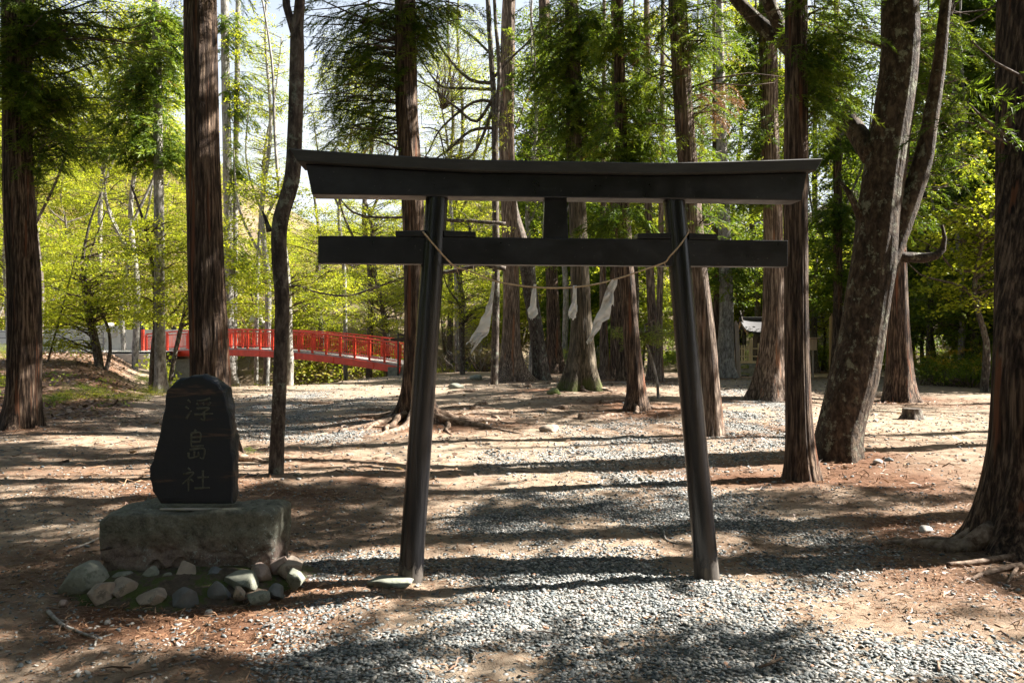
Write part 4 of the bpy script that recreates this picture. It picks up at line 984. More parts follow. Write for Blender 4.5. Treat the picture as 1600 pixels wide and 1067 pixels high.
simple('rope', (.55, .40, .25), .85, 60, .3, .6, .003)
simple('steel_dark', (.03, .035, .03), .5)
simple('brass', (.10, .13, .10), .7)
def boxg(x0, x1, y0, y1, z0, z1, bev=.004):
    bm = bmesh.new(); bmesh.ops.create_cube(bm, size=1)
    for v_ in bm.verts: v_.co = ((x0 + x1) / 2 + v_.co.x * (x1 - x0), (y0 + y1) / 2 + v_.co.y * (y1 - y0), (z0 + z1) / 2 + v_.co.z * (z1 - z0))
    if bev: bmesh.ops.bevel(bm, geom=bm.edges[:], offset=bev, segments=2, affect='EDGES', profile=.6)
    bmesh.ops.triangulate(bm, faces=bm.faces[:])
    V = np.array([v_.co[:] for v_ in bm.verts]); T = np.array([[v_.index for v_ in f.verts] for f in bm.faces]); bm.free(); return V, T
def xf(V, origin, ax, ay=None, az=None):
    ax = unit(ax); az = np.array([0, 0, 1.0]) if az is None else unit(az); ay = np.cross(az, ax) if ay is None else unit(ay)
    return np.asarray(origin) + V[:, :1] * ax + V[:, 1:2] * ay + V[:, 2:3] * az
def obj1(name, VT, m, parent=None, smooth=False, loc=None):
    return mk(name, VT[0], VT[1], m, parent, smooth=smooth, loc=loc)
def beam(p, q, wd, hh, bev=.003):
    p = np.asarray(p, float); q = np.asarray(q, float); L = np.linalg.norm(q - p); V, T = boxg(0, L, -wd / 2, wd / 2, -hh / 2, hh / 2, bev)
    d = unit(q - p); up = np.array([0, 0, 1.0]) if abs(d[2]) < .95 else np.array([0, 1.0, 0]); y = unit(np.cross(up, d)); z = np.cross(d, y)
    return xf(V, p, d, y, z), T
def join(*vt):
    V = []; T = []; n_ = 0
    for a, b_ in vt: V.append(a); T.append(np.asarray(b_) + n_); n_ += len(a)
    return np.concatenate(V), np.concatenate(T)

# --- torii gate: black lacquered timber
M['lacquer'], n, b = mat('black_weathered_lacquer')
v = coords(n, (1, 1, 1)); a1 = noise(n, coords(n, (1.2, 20, 20)), 4, 8, .7); a2 = noise(n, v, 9, 8, .7)
r = ramp(n, [(.35, (.004, .004, .005)), (.6, (.009, .009, .011)), (.8, (.024, .025, .028))]); n.links.new(a2, r.inputs[0])
pt = ramp(n, [(.48, (0, 0, 0)), (.68, (.8, .8, .8))]); n.links.new(noise(n, coords(n, (1, 1, 1.6)), 1.7, 6, .65), pt.inputs[0]); rw_ = mixc(n, pt.outputs[0], r.outputs[0], (.030, .032, .037))  # blue-grey patches put the weathered sheen into the base colour
ln = N(n, 'ShaderNodeTexNoise'); ln.inputs['Scale'].default_value = 55; ln.inputs['Detail'].default_value = 6; n.links.new(v, ln.inputs['Vector'])
lr = ramp(n, [(.68, (0, 0, 0)), (.74, (.5, .5, .5))]); n.links.new(ln.outputs['Fac'], lr.inputs[0])
n.links.new(mixc(n, lr.outputs[0], rw_, (.13, .12, .11)), b.inputs['Base Color'])
rr_ = ramp(n, [(.3, (.25, .25, .25)), (.7, (.5, .5, .5))]); n.links.new(a2, rr_.inputs[0]); n.links.new(rr_.outputs[0], b.inputs['Roughness'])
bump(n, b, a1, .25, .006)
M['lacquer_post'], n, b = mat('black_lacquer_post')
tc = N(n, 'ShaderNodeTexCoord'); s_ = N(n, 'ShaderNodeSeparateXYZ'); n.links.new(tc.outputs['Object'], s_.inputs[0])
gr = noise(n, coords(n, (1, 1, .04)), 45, 8, .7); g2 = noise(n, coords(n, (1, 1, .35)), 28, 8, .75)
r = ramp(n, [(.35, (.004, .004, .0045)), (.55, (.009, .009, .010)), (.75, (.025, .024, .026))]); n.links.new(gr, r.inputs[0])
mr = N(n, 'ShaderNodeMapRange'); mr.inputs[1].default_value = .26; mr.inputs[2].default_value = .0; n.links.new(s_.outputs[2], mr.inputs[0])
wz = ramp(n, [(.42, (0, 0, 0)), (.50, (1, 1, 1))]); n.links.new(mathn(n, 'MULTIPLY', mathn(n, 'ADD', mr.outputs[0], .12), g2), wz.inputs[0])
wood = ramp(n, [(.35, (.035, .03, .026)), (.7, (.13, .11, .09))]); n.links.new(gr, wood.inputs[0])
n.links.new(mixc(n, wz.outputs[0], r.outputs[0], wood.outputs[0]), b.inputs['Base Color'])
rz_ = mixc(n, wz.outputs[0], (.22, .22, .22), (.85, .85, .85)); n.links.new(rz_, b.inputs['Roughness'])
bump(n, b, gr, .35, .006)
M['roof_lacquer'], n, b = mat('weathered_grey_black_top_beam')
v = coords(n, (.6, 3, 3)); a2 = noise(n, v, 8, 8, .7)
r = ramp(n, [(.3, (.018, .018, .016)), (.6, (.035, .034, .03)), (.8, (.08, .077, .068))]); n.links.new(a2, r.inputs[0])
n.links.new(r.outputs[0], b.inputs['Base Color']); b.inputs['Roughness'].default_value = .7; bump(n, b, a2, .4, .006)

TM = np.array([.3155, 5.175, 0]); TA = math.atan2(.15, 1.935); gz = 0.5 * (H(-.65, 5.1) + H(1.28, 5.25))
tor = empty('torii_gate', TM, 'black lacquered wooden torii gate with inward leaning pillars over the gravel path', 'torii gate', rz=TA)
def pillar(sgn, ub, ut):
    z0, z1 = -.12, 2.43; ring = 40; nr = 60; u = np.linspace(0, 1, nr); a = np.linspace(0, 2 * math.pi, ring, endpoint=False)
    cx = ub + (ut - ub) * ((z0 + (z1 - z0) * u) / 2.42); z = z0 + (z1 - z0) * u; rad = .079 - .007 * u + .004 * np.exp(-u * 14)
    R = rad[:, None] * (1 + .012 * fbm(np.cos(a)[None] * 2, np.sin(a)[None] * 2, z[:, None] * .8 + sgn, 2, 3) + .006 * vnoise(np.cos(a)[None] * 9, np.sin(a)[None] * 9, z[:, None] * .3, 5))
    V = np.stack([cx[:, None] + R * np.cos(a), R * np.sin(a), z[:, None] + 0 * R], -1).reshape(-1, 3)
    return obj1('pillar', (V, grid_q(nr, ring)), 'lacquer_post', tor, True)
pillar(-1, -.968, -.800); pillar(1, .968, .752)
def curved_beam(name, u0b, u0t, u1b, u1t, zb, zt, y0, y1, m, n_=64, ch=.006):
    V = []; s = np.linspace(0, 1, n_)
    prof = [(y0 + ch, 0), (y1 - ch, 0), (y1, ch), (y1, -ch), (y1 - ch, 1), (y0 + ch, 1), (y0, -ch), (y0, ch)]
    for t in s:
        ub = u0b + (u1b - u0b) * t; ut = u0t + (u1t - u0t) * t; bz = zb(ub); tz = zt(ut)
        ring = [(ub, y0 + ch, bz), (ub, y1 - ch, bz), (ub, y1, bz + ch), (ut, y1, tz - ch), (ut, y1 - ch, tz), (ut, y0 + ch, tz), (ut, y0, tz - ch), (ub, y0, bz + ch)]
        V += ring
    V = np.array(V); T = grid_q(n_, 8); c0 = [[0, i + 1, i] for i in range(1, 7)]; L = (n_ - 1) * 8; c1 = [[L, L + i, L + i + 1] for i in range(1, 7)]
    T = np.vstack([T, c0, c1]); return obj1(name, (V, T), m, tor, False)
rise = lambda u: .040 * max(0, (abs(u) - .55) / 1.1) ** 1.25
curved_beam('lintel', -1.575, -1.612, 1.577, 1.612, lambda u: 2.42 + .002 * math.sin(u), lambda u: 2.567 + rise(u), -.085, .085, 'lacquer')
curved_beam('top_beam', -1.655, -1.695, 1.655, 1.695, lambda u: 2.570 + rise(u), lambda u: 2.641 + rise(u) * 1.15, -.135, .135, 'roof_lacquer')
obj1('tie_beam', boxg(-1.545, 1.505, -.042, .042, 1.992, 2.166, .005), 'lacquer', tor)
V, T = boxg(-.082, .082, -.03, .03, 0, .2555, .004); V[:, 0] *= (1 - .12 * V[:, 2] / .25); V += [-.035, 0, 2.1655]; obj1('strut', (V, T), 'lacquer', tor)
for uc, (a, b_) in ((-.816, (-.245, -.062)), (-.816, (.062, .265)), (.776, (-.28, -.062)), (.776, (.062, .25))):
    V, T = boxg(uc + a, uc + b_, -.05, .05, 2.1675, 2.208, .004); k = (V[:, 0] - uc) / (.27 if b_ > 0 else -.27); V[:, 2] -= np.where(V[:, 2] > 2.19, .008 * np.clip(k, 0, 1), 0); obj1('wedge', (V, T), 'lacquer', tor)
def TW(u, yy, z): c, s = math.cos(TA), math.sin(TA); return np.array([TM[0] + u * c - yy * s, TM[1] + u * s + yy * c, z])
# sacred rope, slung round the pillars in front of the gate
def uz(px, py, Y): p = P(px, py, Y); return p
rp = []
for px, py, Y in [(668,362,5.17),(660,361,5.10),(664,366,5.03),(680,385,5.005),(698,405,5.02),(712,417,5.06)]: rp.append(uz(px, py, Y))
for px, py in [(735,424),(770,438),(810,446),(850,449.5),(893,449),(935,443),(975,432),(1010,420),(1038,410)]:
    rp.append(uz(px, py, 5.06 + (px - 735) * .00030))
for px, py, Y in [(1046,401,5.125),(1060,386,5.13),(1070,372,5.16),(1076,361,5.22),(1070,358,5.30)]: rp.append(uz(px, py, Y))
rp = np.array(rp); V, T = tube([(*p, .0050) for p in rp], 8, .008, True, .35, 3)
base = np.array([.3, 5.1, 0]); ro = mk('sacred_rope', V - base, T, 'rope', loc=base); tag(ro, 'thin twisted straw rope slung between the two torii pillars', 'rope')
for k, (px, py) in enumerate([(716,421),(722,425),(1030,413),(1036,408)]):
    q = rp[np.argmin(np.abs(800 + rp[:, 0] * F / rp[:, 1] - px))]; V, T = tube([(*q, .003), (*(q + [.012, -.01, -.02 - .01 * k]), .0015), (*(q + [.02, -.005, -.05]), .0008)], 5, .01); mk('rope_end', V - base, T, 'rope', ro)
M['paper'], n, b = mat('white_paper'); v = coords(n); r = ramp(n, [(.3, (.96, .955, .95)), (.6, (.93, .92, .91)), (.78, (.58, .48, .40))]); n.links.new(noise(n, v, 14, 5, .6), r.inputs[0])
n.links.new(r.outputs[0], b.inputs['Base Color']); b.inputs['Roughness'].default_value = .8
t_ = N(n, 'ShaderNodeBsdfTranslucent'); n.links.new(r.outputs[0], t_.inputs[0]); ms = N(n, 'ShaderNodeMixShader'); ms.inputs[0].default_value = .5
n.links.new(b.outputs[0], ms.inputs[1]); n.links.new(t_.outputs[0], ms.inputs[2]); n.links.new(ms.outputs[0], n.nodes['Material Output'].inputs[0])
def streamer(label, rows, Y, seed, extra=()):
    """rows: (xl, xr, y) pixel edges down the paper; crumpled strip with thickness"""
    out = []
    for R_ in (rows,) + tuple(extra):
        R_ = np.array(R_, float); yy = []
        for k in range(len(R_) - 1):
            for t in np.linspace(0, 1, 5, endpoint=False): yy.append(R_[k] * (1 - t) + R_[k + 1] * t)
        yy.append(R_[-1]); yy = np.array(yy); nc = 9; u = np.linspace(0, 1, nc); G_ = []
        for k, (xl, xr, y) in enumerate(yy):
            for j in range(nc):
                px = xl + (xr - xl) * u[j]; dy = .010 * math.sin(u[j] * 7 + k * .35 + seed) * min(1, (xr - xl) / 8) + .014 * float(vnoise(u[j] * 3, k * .4, 0, seed))
                G_.append(P(px, y + 1.3 * math.sin(u[j] * 9 + seed) * (k == len(yy) - 1) * 2, Y + dy))
        G_ = np.array(G_); T = grid_q(len(yy), nc, False); out.append((G_, T)); out.append((G_ + [0, .0012, 0], T[:, ::-1]))
    V, T = join(*out); base = V[0].copy(); o = mk('paper_streamer', V - base, T, 'paper', loc=base, smooth=True); tag(o, label, 'paper streamer', 'white paper streamers hanging from the rope')
streamer('long torn paper streamer nearest the left torii pillar, blown to the left', [(769,773,440),(767,772,455),(764,770,470),(759,769,480),(758,769,488),(752,767,496),(748,766,508),(742,764,518),(737,761,524),(733,748,533),(728,740,536)], 5.06, 1,
    [[(745,762,520),(741,755,528),(738,750,535),(736,744,540)], [(742,747,538),(737,741,546),(735,737,551)]])
streamer('short flared paper streamer in front of the dark leaning trunk', [(834,838,444),(831,838,455),(829,838,468),(828,838,478),(824,840,484),(825,841,490),(826,836,496),(829,833,498)], 5.085, 2)
streamer('short forked paper streamer in front of the thick mossy cedar', [(895,901,446),(895,901,458),(894,901,472),(891,902,478),(888,902,486),(888,900,492),(890,900,498)], 5.105, 3)
streamer('longest ragged paper streamer, nearest the right torii pillar', [(956,965,437),(950,964,446),(946,959,456),(943,958,464),(941,955,472),(938,955,482),(933,954,490),(929,952,498),(927,941,504),(925,938,514),(922,929,524),(915,922,536)], 5.125, 4,
    [[(956,958,444),(953,959,466),(950,959,478)]])
# stones under the torii pillars
def stone(label, c, size, m='stone_grey', seed=0, cat='stone', name='stone', rz=0, group=None, sub=3, ang=.6, sink=.35):
    V, T = rock(size, seed, sub, ang); c_, s__ = math.cos(rz), math.sin(rz); V = np.stack([V[:, 0] * c_ - V[:, 1] * s__, V[:, 0] * s__ + V[:, 1] * c_, V[:, 2]], 1)
    o = mk(name, V, T, m, smooth=True, loc=(c[0], c[1], c[2] + size[2] * (1 - 2 * sink))); return tag(o, label, cat, group)
q = G(612, 914); stone('flat half-buried grey footing stone at the foot of the left torii pillar', q, (.16, .10, .035), 'stone_grey', 5, sink=.3, ang=.2)
q = G(1060, 884); 
# --- carved monument
mo = np.array([P(304, 890, 5.2)[0], 5.25, 0]); mo[2] = H(mo[0], mo[1]); MR = empty('stone_monument', mo, 'dark carved stone slab standing on a rough blocky plinth above a ring of mossy stones', 'stone monument')
M['slab'], n, b = mat('dark_polished_slab'); v = coords(n, (1, 1, 1)); vb = coords(n, (.6, 1, 5)); a = noise(n, vb, 2.6, 6, .6, .6); a2 = noise(n, v, 40, 8, .7)
r = ramp(n, [(.50, (.009, .013, .019)), (.58, (.013, .015, .018)), (.64, (.07, .042, .032)), (.70, (.02, .018, .02))]); n.links.new(a, r.inputs[0])
w2 = ramp(n, [(.66, (0, 0, 0)), (.72, (.35, .35, .35))]); n.links.new(a2, w2.inputs[0]); n.links.new(mixc(n, w2.outputs[0], r.outputs[0], (.10, .10, .095)), b.inputs['Base Color'])
b.inputs['Roughness'].default_value = .5; b.inputs['Specular IOR Level'].default_value = .3; bump(n, b, a2, .35, .006)
M['plinth'], n, b = mat('lichened_plinth_stone'); v = coords(n); a = noise(n, v, 13, 12, .8); g = N(n, 'ShaderNodeTexCoord'); s_ = N(n, 'ShaderNodeSeparateXYZ'); n.links.new(g.outputs['Object'], s_.inputs[0])
br = ramp(n, [(.36, (.06, .042, .034)), (.48, (.22, .16, .13)), (.6, (.33, .26, .215)), (.75, (.46, .40, .35))]); n.links.new(a, br.inputs[0])
gn = ramp(n, [(.36, (.05, .052, .04)), (.5, (.17, .17, .13)), (.7, (.31, .30, .24))]); n.links.new(a, gn.inputs[0])
hg = ramp(n, [(.42, (0, 0, 0)), (.6, (1, 1, 1))]); n.links.new(mathn(n, 'ADD', mathn(n, 'MULTIPLY', s_.outputs[2], 1.3), mathn(n, 'MULTIPLY', noise(n, v, 3, 4, .6), .35)), hg.inputs[0])
c = mixc(n, hg.outputs[0], br.outputs[0], gn.outputs[0])
li = ramp(n, [(.56, (0, 0, 0)), (.60, (1, 1, 1))]); n.links.new(noise(n, v, 30, 8, .8), li.inputs[0]); lm_ = ramp(n, [(.50, (0, 0, 0)), (.58, (1, 1, 1))]); n.links.new(noise(n, v, 3.1, 2, .5), lm_.inputs[0])
c = mixc(n, mathn(n, 'MULTIPLY', li.outputs[0], lm_.outputs[0]), c, (.42, .48, .44)); n.links.new(c, b.inputs['Base Color']); b.inputs['Roughness'].default_value = .9; bump(n, b, a, 1.0, .04)
# plinth: rough block
bm = bmesh.new(); bmesh.ops.create_cube(bm, size=1); bmesh.ops.subdivide_edges(bm, edges=bm.edges[:], cuts=60, use_grid_fill=True)
V = np.array([q.co[:] for q in bm.verts]); bmesh.ops.triangulate(bm, faces=bm.faces[:]); T = np.array([[q.index for q in f.verts] for f in bm.faces]); bm.free()
V2 = V * 2; L8 = (np.abs(V2) ** 14).sum(1) ** (1 / 14); V = V2 / L8[:, None] / 2
lx, rx_ = P(150, 850, 5.0)[0] - mo[0], P(432, 850, 5.0)[0] - mo[0]
X0 = (lx + rx_) / 2; Wd = rx_ - lx; top = P(300, 802, 4.98)[2] - mo[2]; bot = P(300, 893, 4.98)[2] - mo[2] - .06
V = V * [Wd, .42, top - bot] + [X0, -.05, (top + bot) / 2]
hz = (V[:, 2] - bot) / (top - bot); sx = (V[:, 0] - X0) / (Wd / 2)
V[:, 0] += (1 - hz) * (-sx) * .03; V[:, 2] += np.where(hz > .5, .022 * (sx > .2) * np.clip(sx, 0, 1) + -.03 * sst(-.62, -1, sx) * 1, 0)
nn = .020 * fbm(V[:, 0] * 3.2, V[:, 1] * 3, V[:, 2] * 4, 4, 12) + .010 * fbm(V[:, 0] * 16, V[:, 1] * 16, V[:, 2] * 16, 3, 13) - .03 * sst(.25, .6, fbm(V[:, 0] * 6, V[:, 1] * 6, V[:, 2] * 9, 3, 19)) * sst(.7, .3, hz)
cc = V - [X0, -.05, (top + bot) / 2]; V = V + unit(cc * [1 / Wd ** 2, 1 / .27, 1 / .16]) * nn[:, None]
V[:, 1] += -.03 * (1 - hz) * sst(.3, .9, sx) + .10 * sst(.75, .05, hz) * sst(.5, 1.0, sx) * (V[:, 1] < 0) * .6
obj1('plinth', (V, T), 'plinth', MR, True)
OUT = [(254,786),(243,767),(236,744),(237,727),(246,695),(253,666),(259,632),(263,606),(283,592),(302,586),(321,584),(335,590),(354,606),(359,623),(364,661),(367,704),(368,744),(365,786)]
Ys = 5.12; oc = np.array([P(x, y, Ys) for x, y in OUT]) - mo
n0 = []
for k in range(len(oc)):
    a, b_ = oc[k], oc[(k + 1) % len(oc)]; m_ = max(1, int(np.linalg.norm(b_ - a) / .02))
    for t in range(m_): n0.append(a + (b_ - a) * t / m_)
n0 = np.array(n0); cen = np.array([P(304, 690, Ys)[0] - mo[0], 0, P(304, 690, Ys)[2] - mo[2]])
rings = []; prof = [(.0, .04), (.30, .04), (.60, .0402), (.90, .039), (.965, .036), (.985, .028), (1.0, .006), (1.004, -.03), (.99, -.07), (.95, -.10), (.6, -.115), (.0, -.115)]
yf = Ys - mo[1]
for s, d in prof:
    e = cen + (n0 - cen) * s; wv = .012 * fbm(e[:, 0] * 9, e[:, 2] * 9, d * 9, 4, 31) * (1 if s > .9 else .15)
    e = e.copy(); e[:, 0] += wv * np.sign(e[:, 0] - cen[0]); e[:, 2] += np.where(e[:, 2] > bot + .55, wv, 0) * (s > .5); e[:, 1] = yf - d + (.004 * fbm(e[:, 0] * 5, e[:, 2] * 5, 0, 2, 33) if s > .95 else 0); rings.append(e)
V = np.concatenate(rings); T = grid_q(len(prof), len(n0)); slab = obj1('slab', (V, T[:, ::-1]), 'slab', MR, False)
# inscription, three brush-cut characters down the slab
ST = [  # unit strokes per character (x right, y down)
 [[(.12,.08),(.22,.20)],[(.04,.36),(.16,.46)],[(.06,.86),(.13,.72),(.24,.52)],[(.88,.03),(.66,.11),(.42,.13)],[(.42,.22),(.48,.33)],[(.63,.19),(.67,.31)],[(.90,.18),(.80,.33)],[(.42,.44),(.84,.42),(.66,.58)],[(.66,.58),(.68,.90),(.56,.84)],[(.34,.68),(.98,.64)]],
 [[(.52,.0),(.42,.10)],[(.30,.12),(.30,.56)],[(.30,.12),(.72,.11),(.71,.40)],[(.32,.26),(.70,.25)],[(.32,.40),(.70,.39)],[(.30,.55),(.88,.52)],[(.22,.66),(.90,.62),(.86,.94),(.70,.90)],[(.44,.70),(.44,.88)],[(.18,.74),(.20,.92),(.64,.86)],[(.64,.86),(.64,.72)]],
 [[(.22,.02),(.32,.12)],[(.06,.28),(.42,.22),(.02,.68)],[(.24,.46),(.24,.98)],[(.30,.48),(.42,.58)],[(.56,.42),(.96,.39)],[(.75,.12),(.75,.84)],[(.46,.86),(1.0,.83)]]]
M['carving'] = simple('carved_stroke', (.075, .078, .06), .9, 30, .5, .5, .004)
for (cx0, cy0, cx1, cy1), S in zip([(288,621,334,660),(289,671,322,719),(284,730,328,768)], ST):
    ins = TS()
    for s in S:
        pts = []
        for k, (u, w_) in enumerate(s):
            p = P(cx0 + u * (cx1 - cx0), cy0 + w_ * (cy1 - cy0), Ys - .04) - mo; f = k / (len(s) - 1)
            pts.append((p[0], yf - .041, p[2], .0075 * (1 - .45 * f)))
        V, T = tube(pts, 8, .01); V[:, 1] = yf - .041 + (V[:, 1] - (yf - .041)) * .35; ins.add(V, T)
    ins.build('carved_character', ['carving'], slab)
# mortar line
mrt = beam((P(254, 786, Ys)[0] - mo[0], yf - .035, top + .006), (P(366, 786, Ys)[0] - mo[0], yf - .035, top + .006), .02, .012); obj1('mortar', mrt, 'stone_pale', MR)
# mound of mossy earth under the ring of stones
r = np.random.default_rng(3)
na, nb = 90, 14; a = np.linspace(0, 2 * math.pi, na, endpoint=False); u = np.linspace(0, 1, nb)
U, A = np.meshgrid(u, a, indexing='ij'); x = mo[0] + U * np.cos(A) * .95 * (1 + .06 * np.sin(3 * A)); y = mo[1] - .12 + U * np.sin(A) * .66
z = hgt(x, y) + .13 * sst(1.0, .45, U) - .03 * U + .02 * fbm(x * 8, y * 8, 0, 3, 5) * (1 - U * .6)
md = obj1('earth_mound', (np.stack([x, y, z], -1).reshape(-1, 3), grid_q(nb, na)[:, ::-1]), 'moss', None, True); md['kind'] = 'structure'
RK = [(130,905,42,32,'large rounded grey-green stone at the far left corner of the monument ring','stone_grey'),(160,925,22,26,'curved narrow stone beside the far left corner stone','stone_brown'),(187,900,20,14,'small flat green stone wedged at the lower left of the plinth','stone_grey'),
 (187,920,24,20,'pointed pale stone in the front row below the left part of the plinth','stone_brown'),(233,897,17,16,'small round stone touching the plinth under its left third','stone_grey'),(257,904,9,13,'tiny upright stone between the two round stones by the plinth','stone_grey'),
 (286,898,26,18,'rounded ochre-grey stone against the middle of the plinth','stone_brown'),(236,929,26,11,'flat brown and white stone low in the front row','stone_brown'),(285,931,24,20,'dark triangular stone in the middle of the front row','stone_dark'),
 (331,897,24,14,'low dark stone under the right half of the plinth','stone_dark'),(337,922,18,17,'blocky grey stone in the front row right of the dark triangular one','stone_dark'),(376,907,28,16,'smooth grey-green sloping stone at the lower right of the plinth','stone_grey'),
 (371,924,13,13,'small lichen-spotted pointed stone near the right of the front row','stone_brown'),(403,929,19,13,'low oval green-grey stone at the right of the front row','stone_grey'),(428,922,15,13,'dark squarish stone behind the oval one','stone_dark'),
 (405,895,22,20,'pinkish crumbly stone under the right end of the plinth','stone_pink'),(436,882,18,20,'round pinkish stone tucked under the plinth right corner','stone_pink'),(458,902,18,17,'round stone with a yellowish edge at the far right of the ring','stone_grey'),
 (447,885,22,18,'ochre-edged slab stone behind the round one at the ring right end','stone_brown')]
simple('stone_dark', (.11, .12, .12), .8, 9, .35, .5, .012, spots=((.20, .17, .14), .62, 6)); simple('stone_pink', (.30, .225, .185), .9, 12, .25, .6, .012)
for k, (px, py, rx, ry, lb, m) in enumerate(RK):
    d = 4.66 + (925 - py) * .008; p = P(px, py, d); s = d / F
    o = mk('stone', *rock((rx * s * 1.3, max(rx, ry) * s * 1.0, ry * s * 1.45), 40 + k, 4, 2.2, .26, .014), m, smooth=False, loc=p + [0, .03, -.02]); o.rotation_euler = (r.uniform(-.3, .3), r.uniform(-.2, .2), r.uniform(-.6, .6)); tag(o, lb, 'stone', 'stones ringed round the monument')

# --- small loose stones on the ground one can point to
for k, (px, py, rx, ry, lb, m) in enumerate([(860,669,17,8,'dark low stone lying alone on the path left of the right torii pillar','stone_brown'),(1445,826,12,7,'pale block-shaped stone in the shade left of the very large right cedar','stone_pale'),
  (1372,722,9,5,'pale flat stone on the ground right of the huge leaning tree foot','stone_pale'),(1388,718,7,4,'dark small stone beside the pale flat stone right of the huge leaning tree','stone_dark'),(1347,703,6,5,'grey stone touching the right side of the huge leaning tree foot','stone_grey'),
  (1001,748,5,5,'small bluish stone on the gravel left of the right torii pillar','stone_grey'),(327,956,8,5,'white oval pebble on the soil below the ring of stones','stone_pale'),(464,741,6,4,'grey stone at the foot of the slender curved tree','stone_grey'),
  (254,947,6,5,'small grey stone lying below the left part of the ring of stones','stone_grey'),(168,972,6,4,'small white stone near the fallen forked branch','stone_pale'),(121,1050,7,4,'small pale stone in the lower left corner','stone_pale'),(100,942,9,7,'pink stone left of the ring of stones','stone_pink'),
  (745,590,14,5,'flat stone slab on the ground in front of the black bin','stone_grey'),(712,604,14,6,'grey rock among the roots right of the left torii pillar','stone_grey'),(1160,586,8,3,'small footing stone at the base of the pale wooden stake','stone_grey'),
  (866,612,13,7,'mossy grey rock at the left foot of the thick mossy cedar','mossy_stone'),(1420,652,8,4,'pale stone in front of the old stump','stone_pale'),(1367,657,5,3,'tiny white stone left of the old stump','stone_pale')]):
    q = G(px, py + ry * .6); s = q[1] / F; stone(lb, q, (rx * s, rx * s * .8, ry * s * 1.1), m, 90 + k, sink=.3, rz=k)

# fallen branches
def fallen(label, pts, m='grey', wd=4, sub=()):
    ts = TS(); P0 = None
    for L in (pts,) + tuple(sub):
        q = [];
        for k, (px, py) in enumerate(L):
            g_ = G(px, py); rad = wd / 2 * g_[1] / F * (1 - .6 * k / len(L)) * (1 if L is pts else .6); q.append((g_[0], g_[1], g_[2] + rad * .8 + .004, rad))
        if P0 is None: P0 = np.array(q[0][:3])
        V, T = tube(q, 7, .03, True, .2, int(pts[0][0])); ts.add(V, T)
    o = ts.build('fallen_branch', [m], None, P0, P0); tag(o, label, 'branch', 'branches fallen on the ground')
fallen('fallen forked grey branch lying on dark soil in the lower left', [(75,960),(95,978),(118,988),(150,1000)], wd=7, sub=[[(148,1012),(152,1002),(165,996),(176,993)]])
fallen('thin straight pale stick on the soil at the gravel edge in the lower left', [(264,1044),(290,1036),(327,1028)], wd=3)
fallen('short brown twig on gravel at the bottom right of centre', [(1186,1046),(1203,1040),(1222,1030)], wd=5, sub=[[(1203,1040),(1210,1030),(1212,1024)]], m='root')
fallen('small forked brown twig on gravel at the lower right', [(1467,1052),(1466,1038),(1461,1030)], wd=5, sub=[[(1466,1038),(1478,1028)]], m='root')
fallen('bleached bent stick on the sunlit gravel between the torii pillars', [(1037,832),(1041,845),(1060,852)], wd=4)
fallen('bleached twig lying on the foreground gravel left of centre', [(738,1035),(742,1026),(737,1018)], wd=4)
fallen('dark stick on the ground at the left below the plinth', [(108,862),(135,852),(160,840)], wd=4)
fallen('long pale exposed root-like branch by the very large right cedar', [(1600,873),(1560,878),(1520,884),(1480,886)], wd=13, m='root')
fallen('pale forked branch lying just below the long pale one at the right edge', [(1596,888),(1560,895),(1530,903),(1518,910)], wd=10, m='root', sub=[[(1590,890),(1580,905),(1573,915)]])

# loose surface roots in the middle of the clearing
rr = np.random.default_rng(77)
for k, (px, py) in enumerate([(735,640),(770,655),(760,632),(800,648),(830,625),(700,615),(742,612),(885,640),(905,655),(955,590),(985,600),(940,628),(1040,600),(860,600),(830,605),(1060,640),(560,640),(520,630)]):
    q = G(px, py); a = rr.uniform(-.5, .5) + (math.pi if rr.random() < .5 else 0); pts = []; x, y = q[0], q[1]; L = rr.uniform(.7, 1.6)
    for j in range(7):
        rad = .07 * (1 - j / 8) * rr.uniform(.7, 1.2); pts.append((x, y, H(x, y) + rad * .35 * math.sin(j * 1.3 + k) + .005, rad)); a += rr.normal() * .35; x += math.cos(a) * L / 7; y += math.sin(a) * L / 7
    V, T = tube(pts, 8, .08, True, .25, k); b0 = np.array(pts[0][:3]); o = mk('surface_root', V - b0, T, 'root', loc=b0)
    tag(o, f'{ORD[k % 10]} gnarled root breaking the soil {"nearer" if k < 10 else "farther"}, {where(px)}', 'root', 'roots breaking the soil in the clearing')

# --- stump
q = G(1424, 655); st = empty('tree_stump', q, 'short old cut stump in front of the reddish cedar on the right', 'stump'); s = q[1] / F
V, T = trunk_geo([(0,0,-.1,15*s),(0,0,.02,14*s),(.01,0,.10,12.5*s),(0,0,17*s,12*s)], 36, .03, .10, .35, 5, .08, 5, 0, 4); obj1('stump_side', (V, T), 'dark', st, True)
a = np.linspace(0, 6.283, 36, endpoint=False); k = V[-36:]; V2 = np.vstack([k, k.mean(0) + [0, 0, .008]]); T2 = np.array([[i, (i + 1) % 36, 36] for i in range(36)]); obj1('cut_face', (V2, T2), 'dark', st)

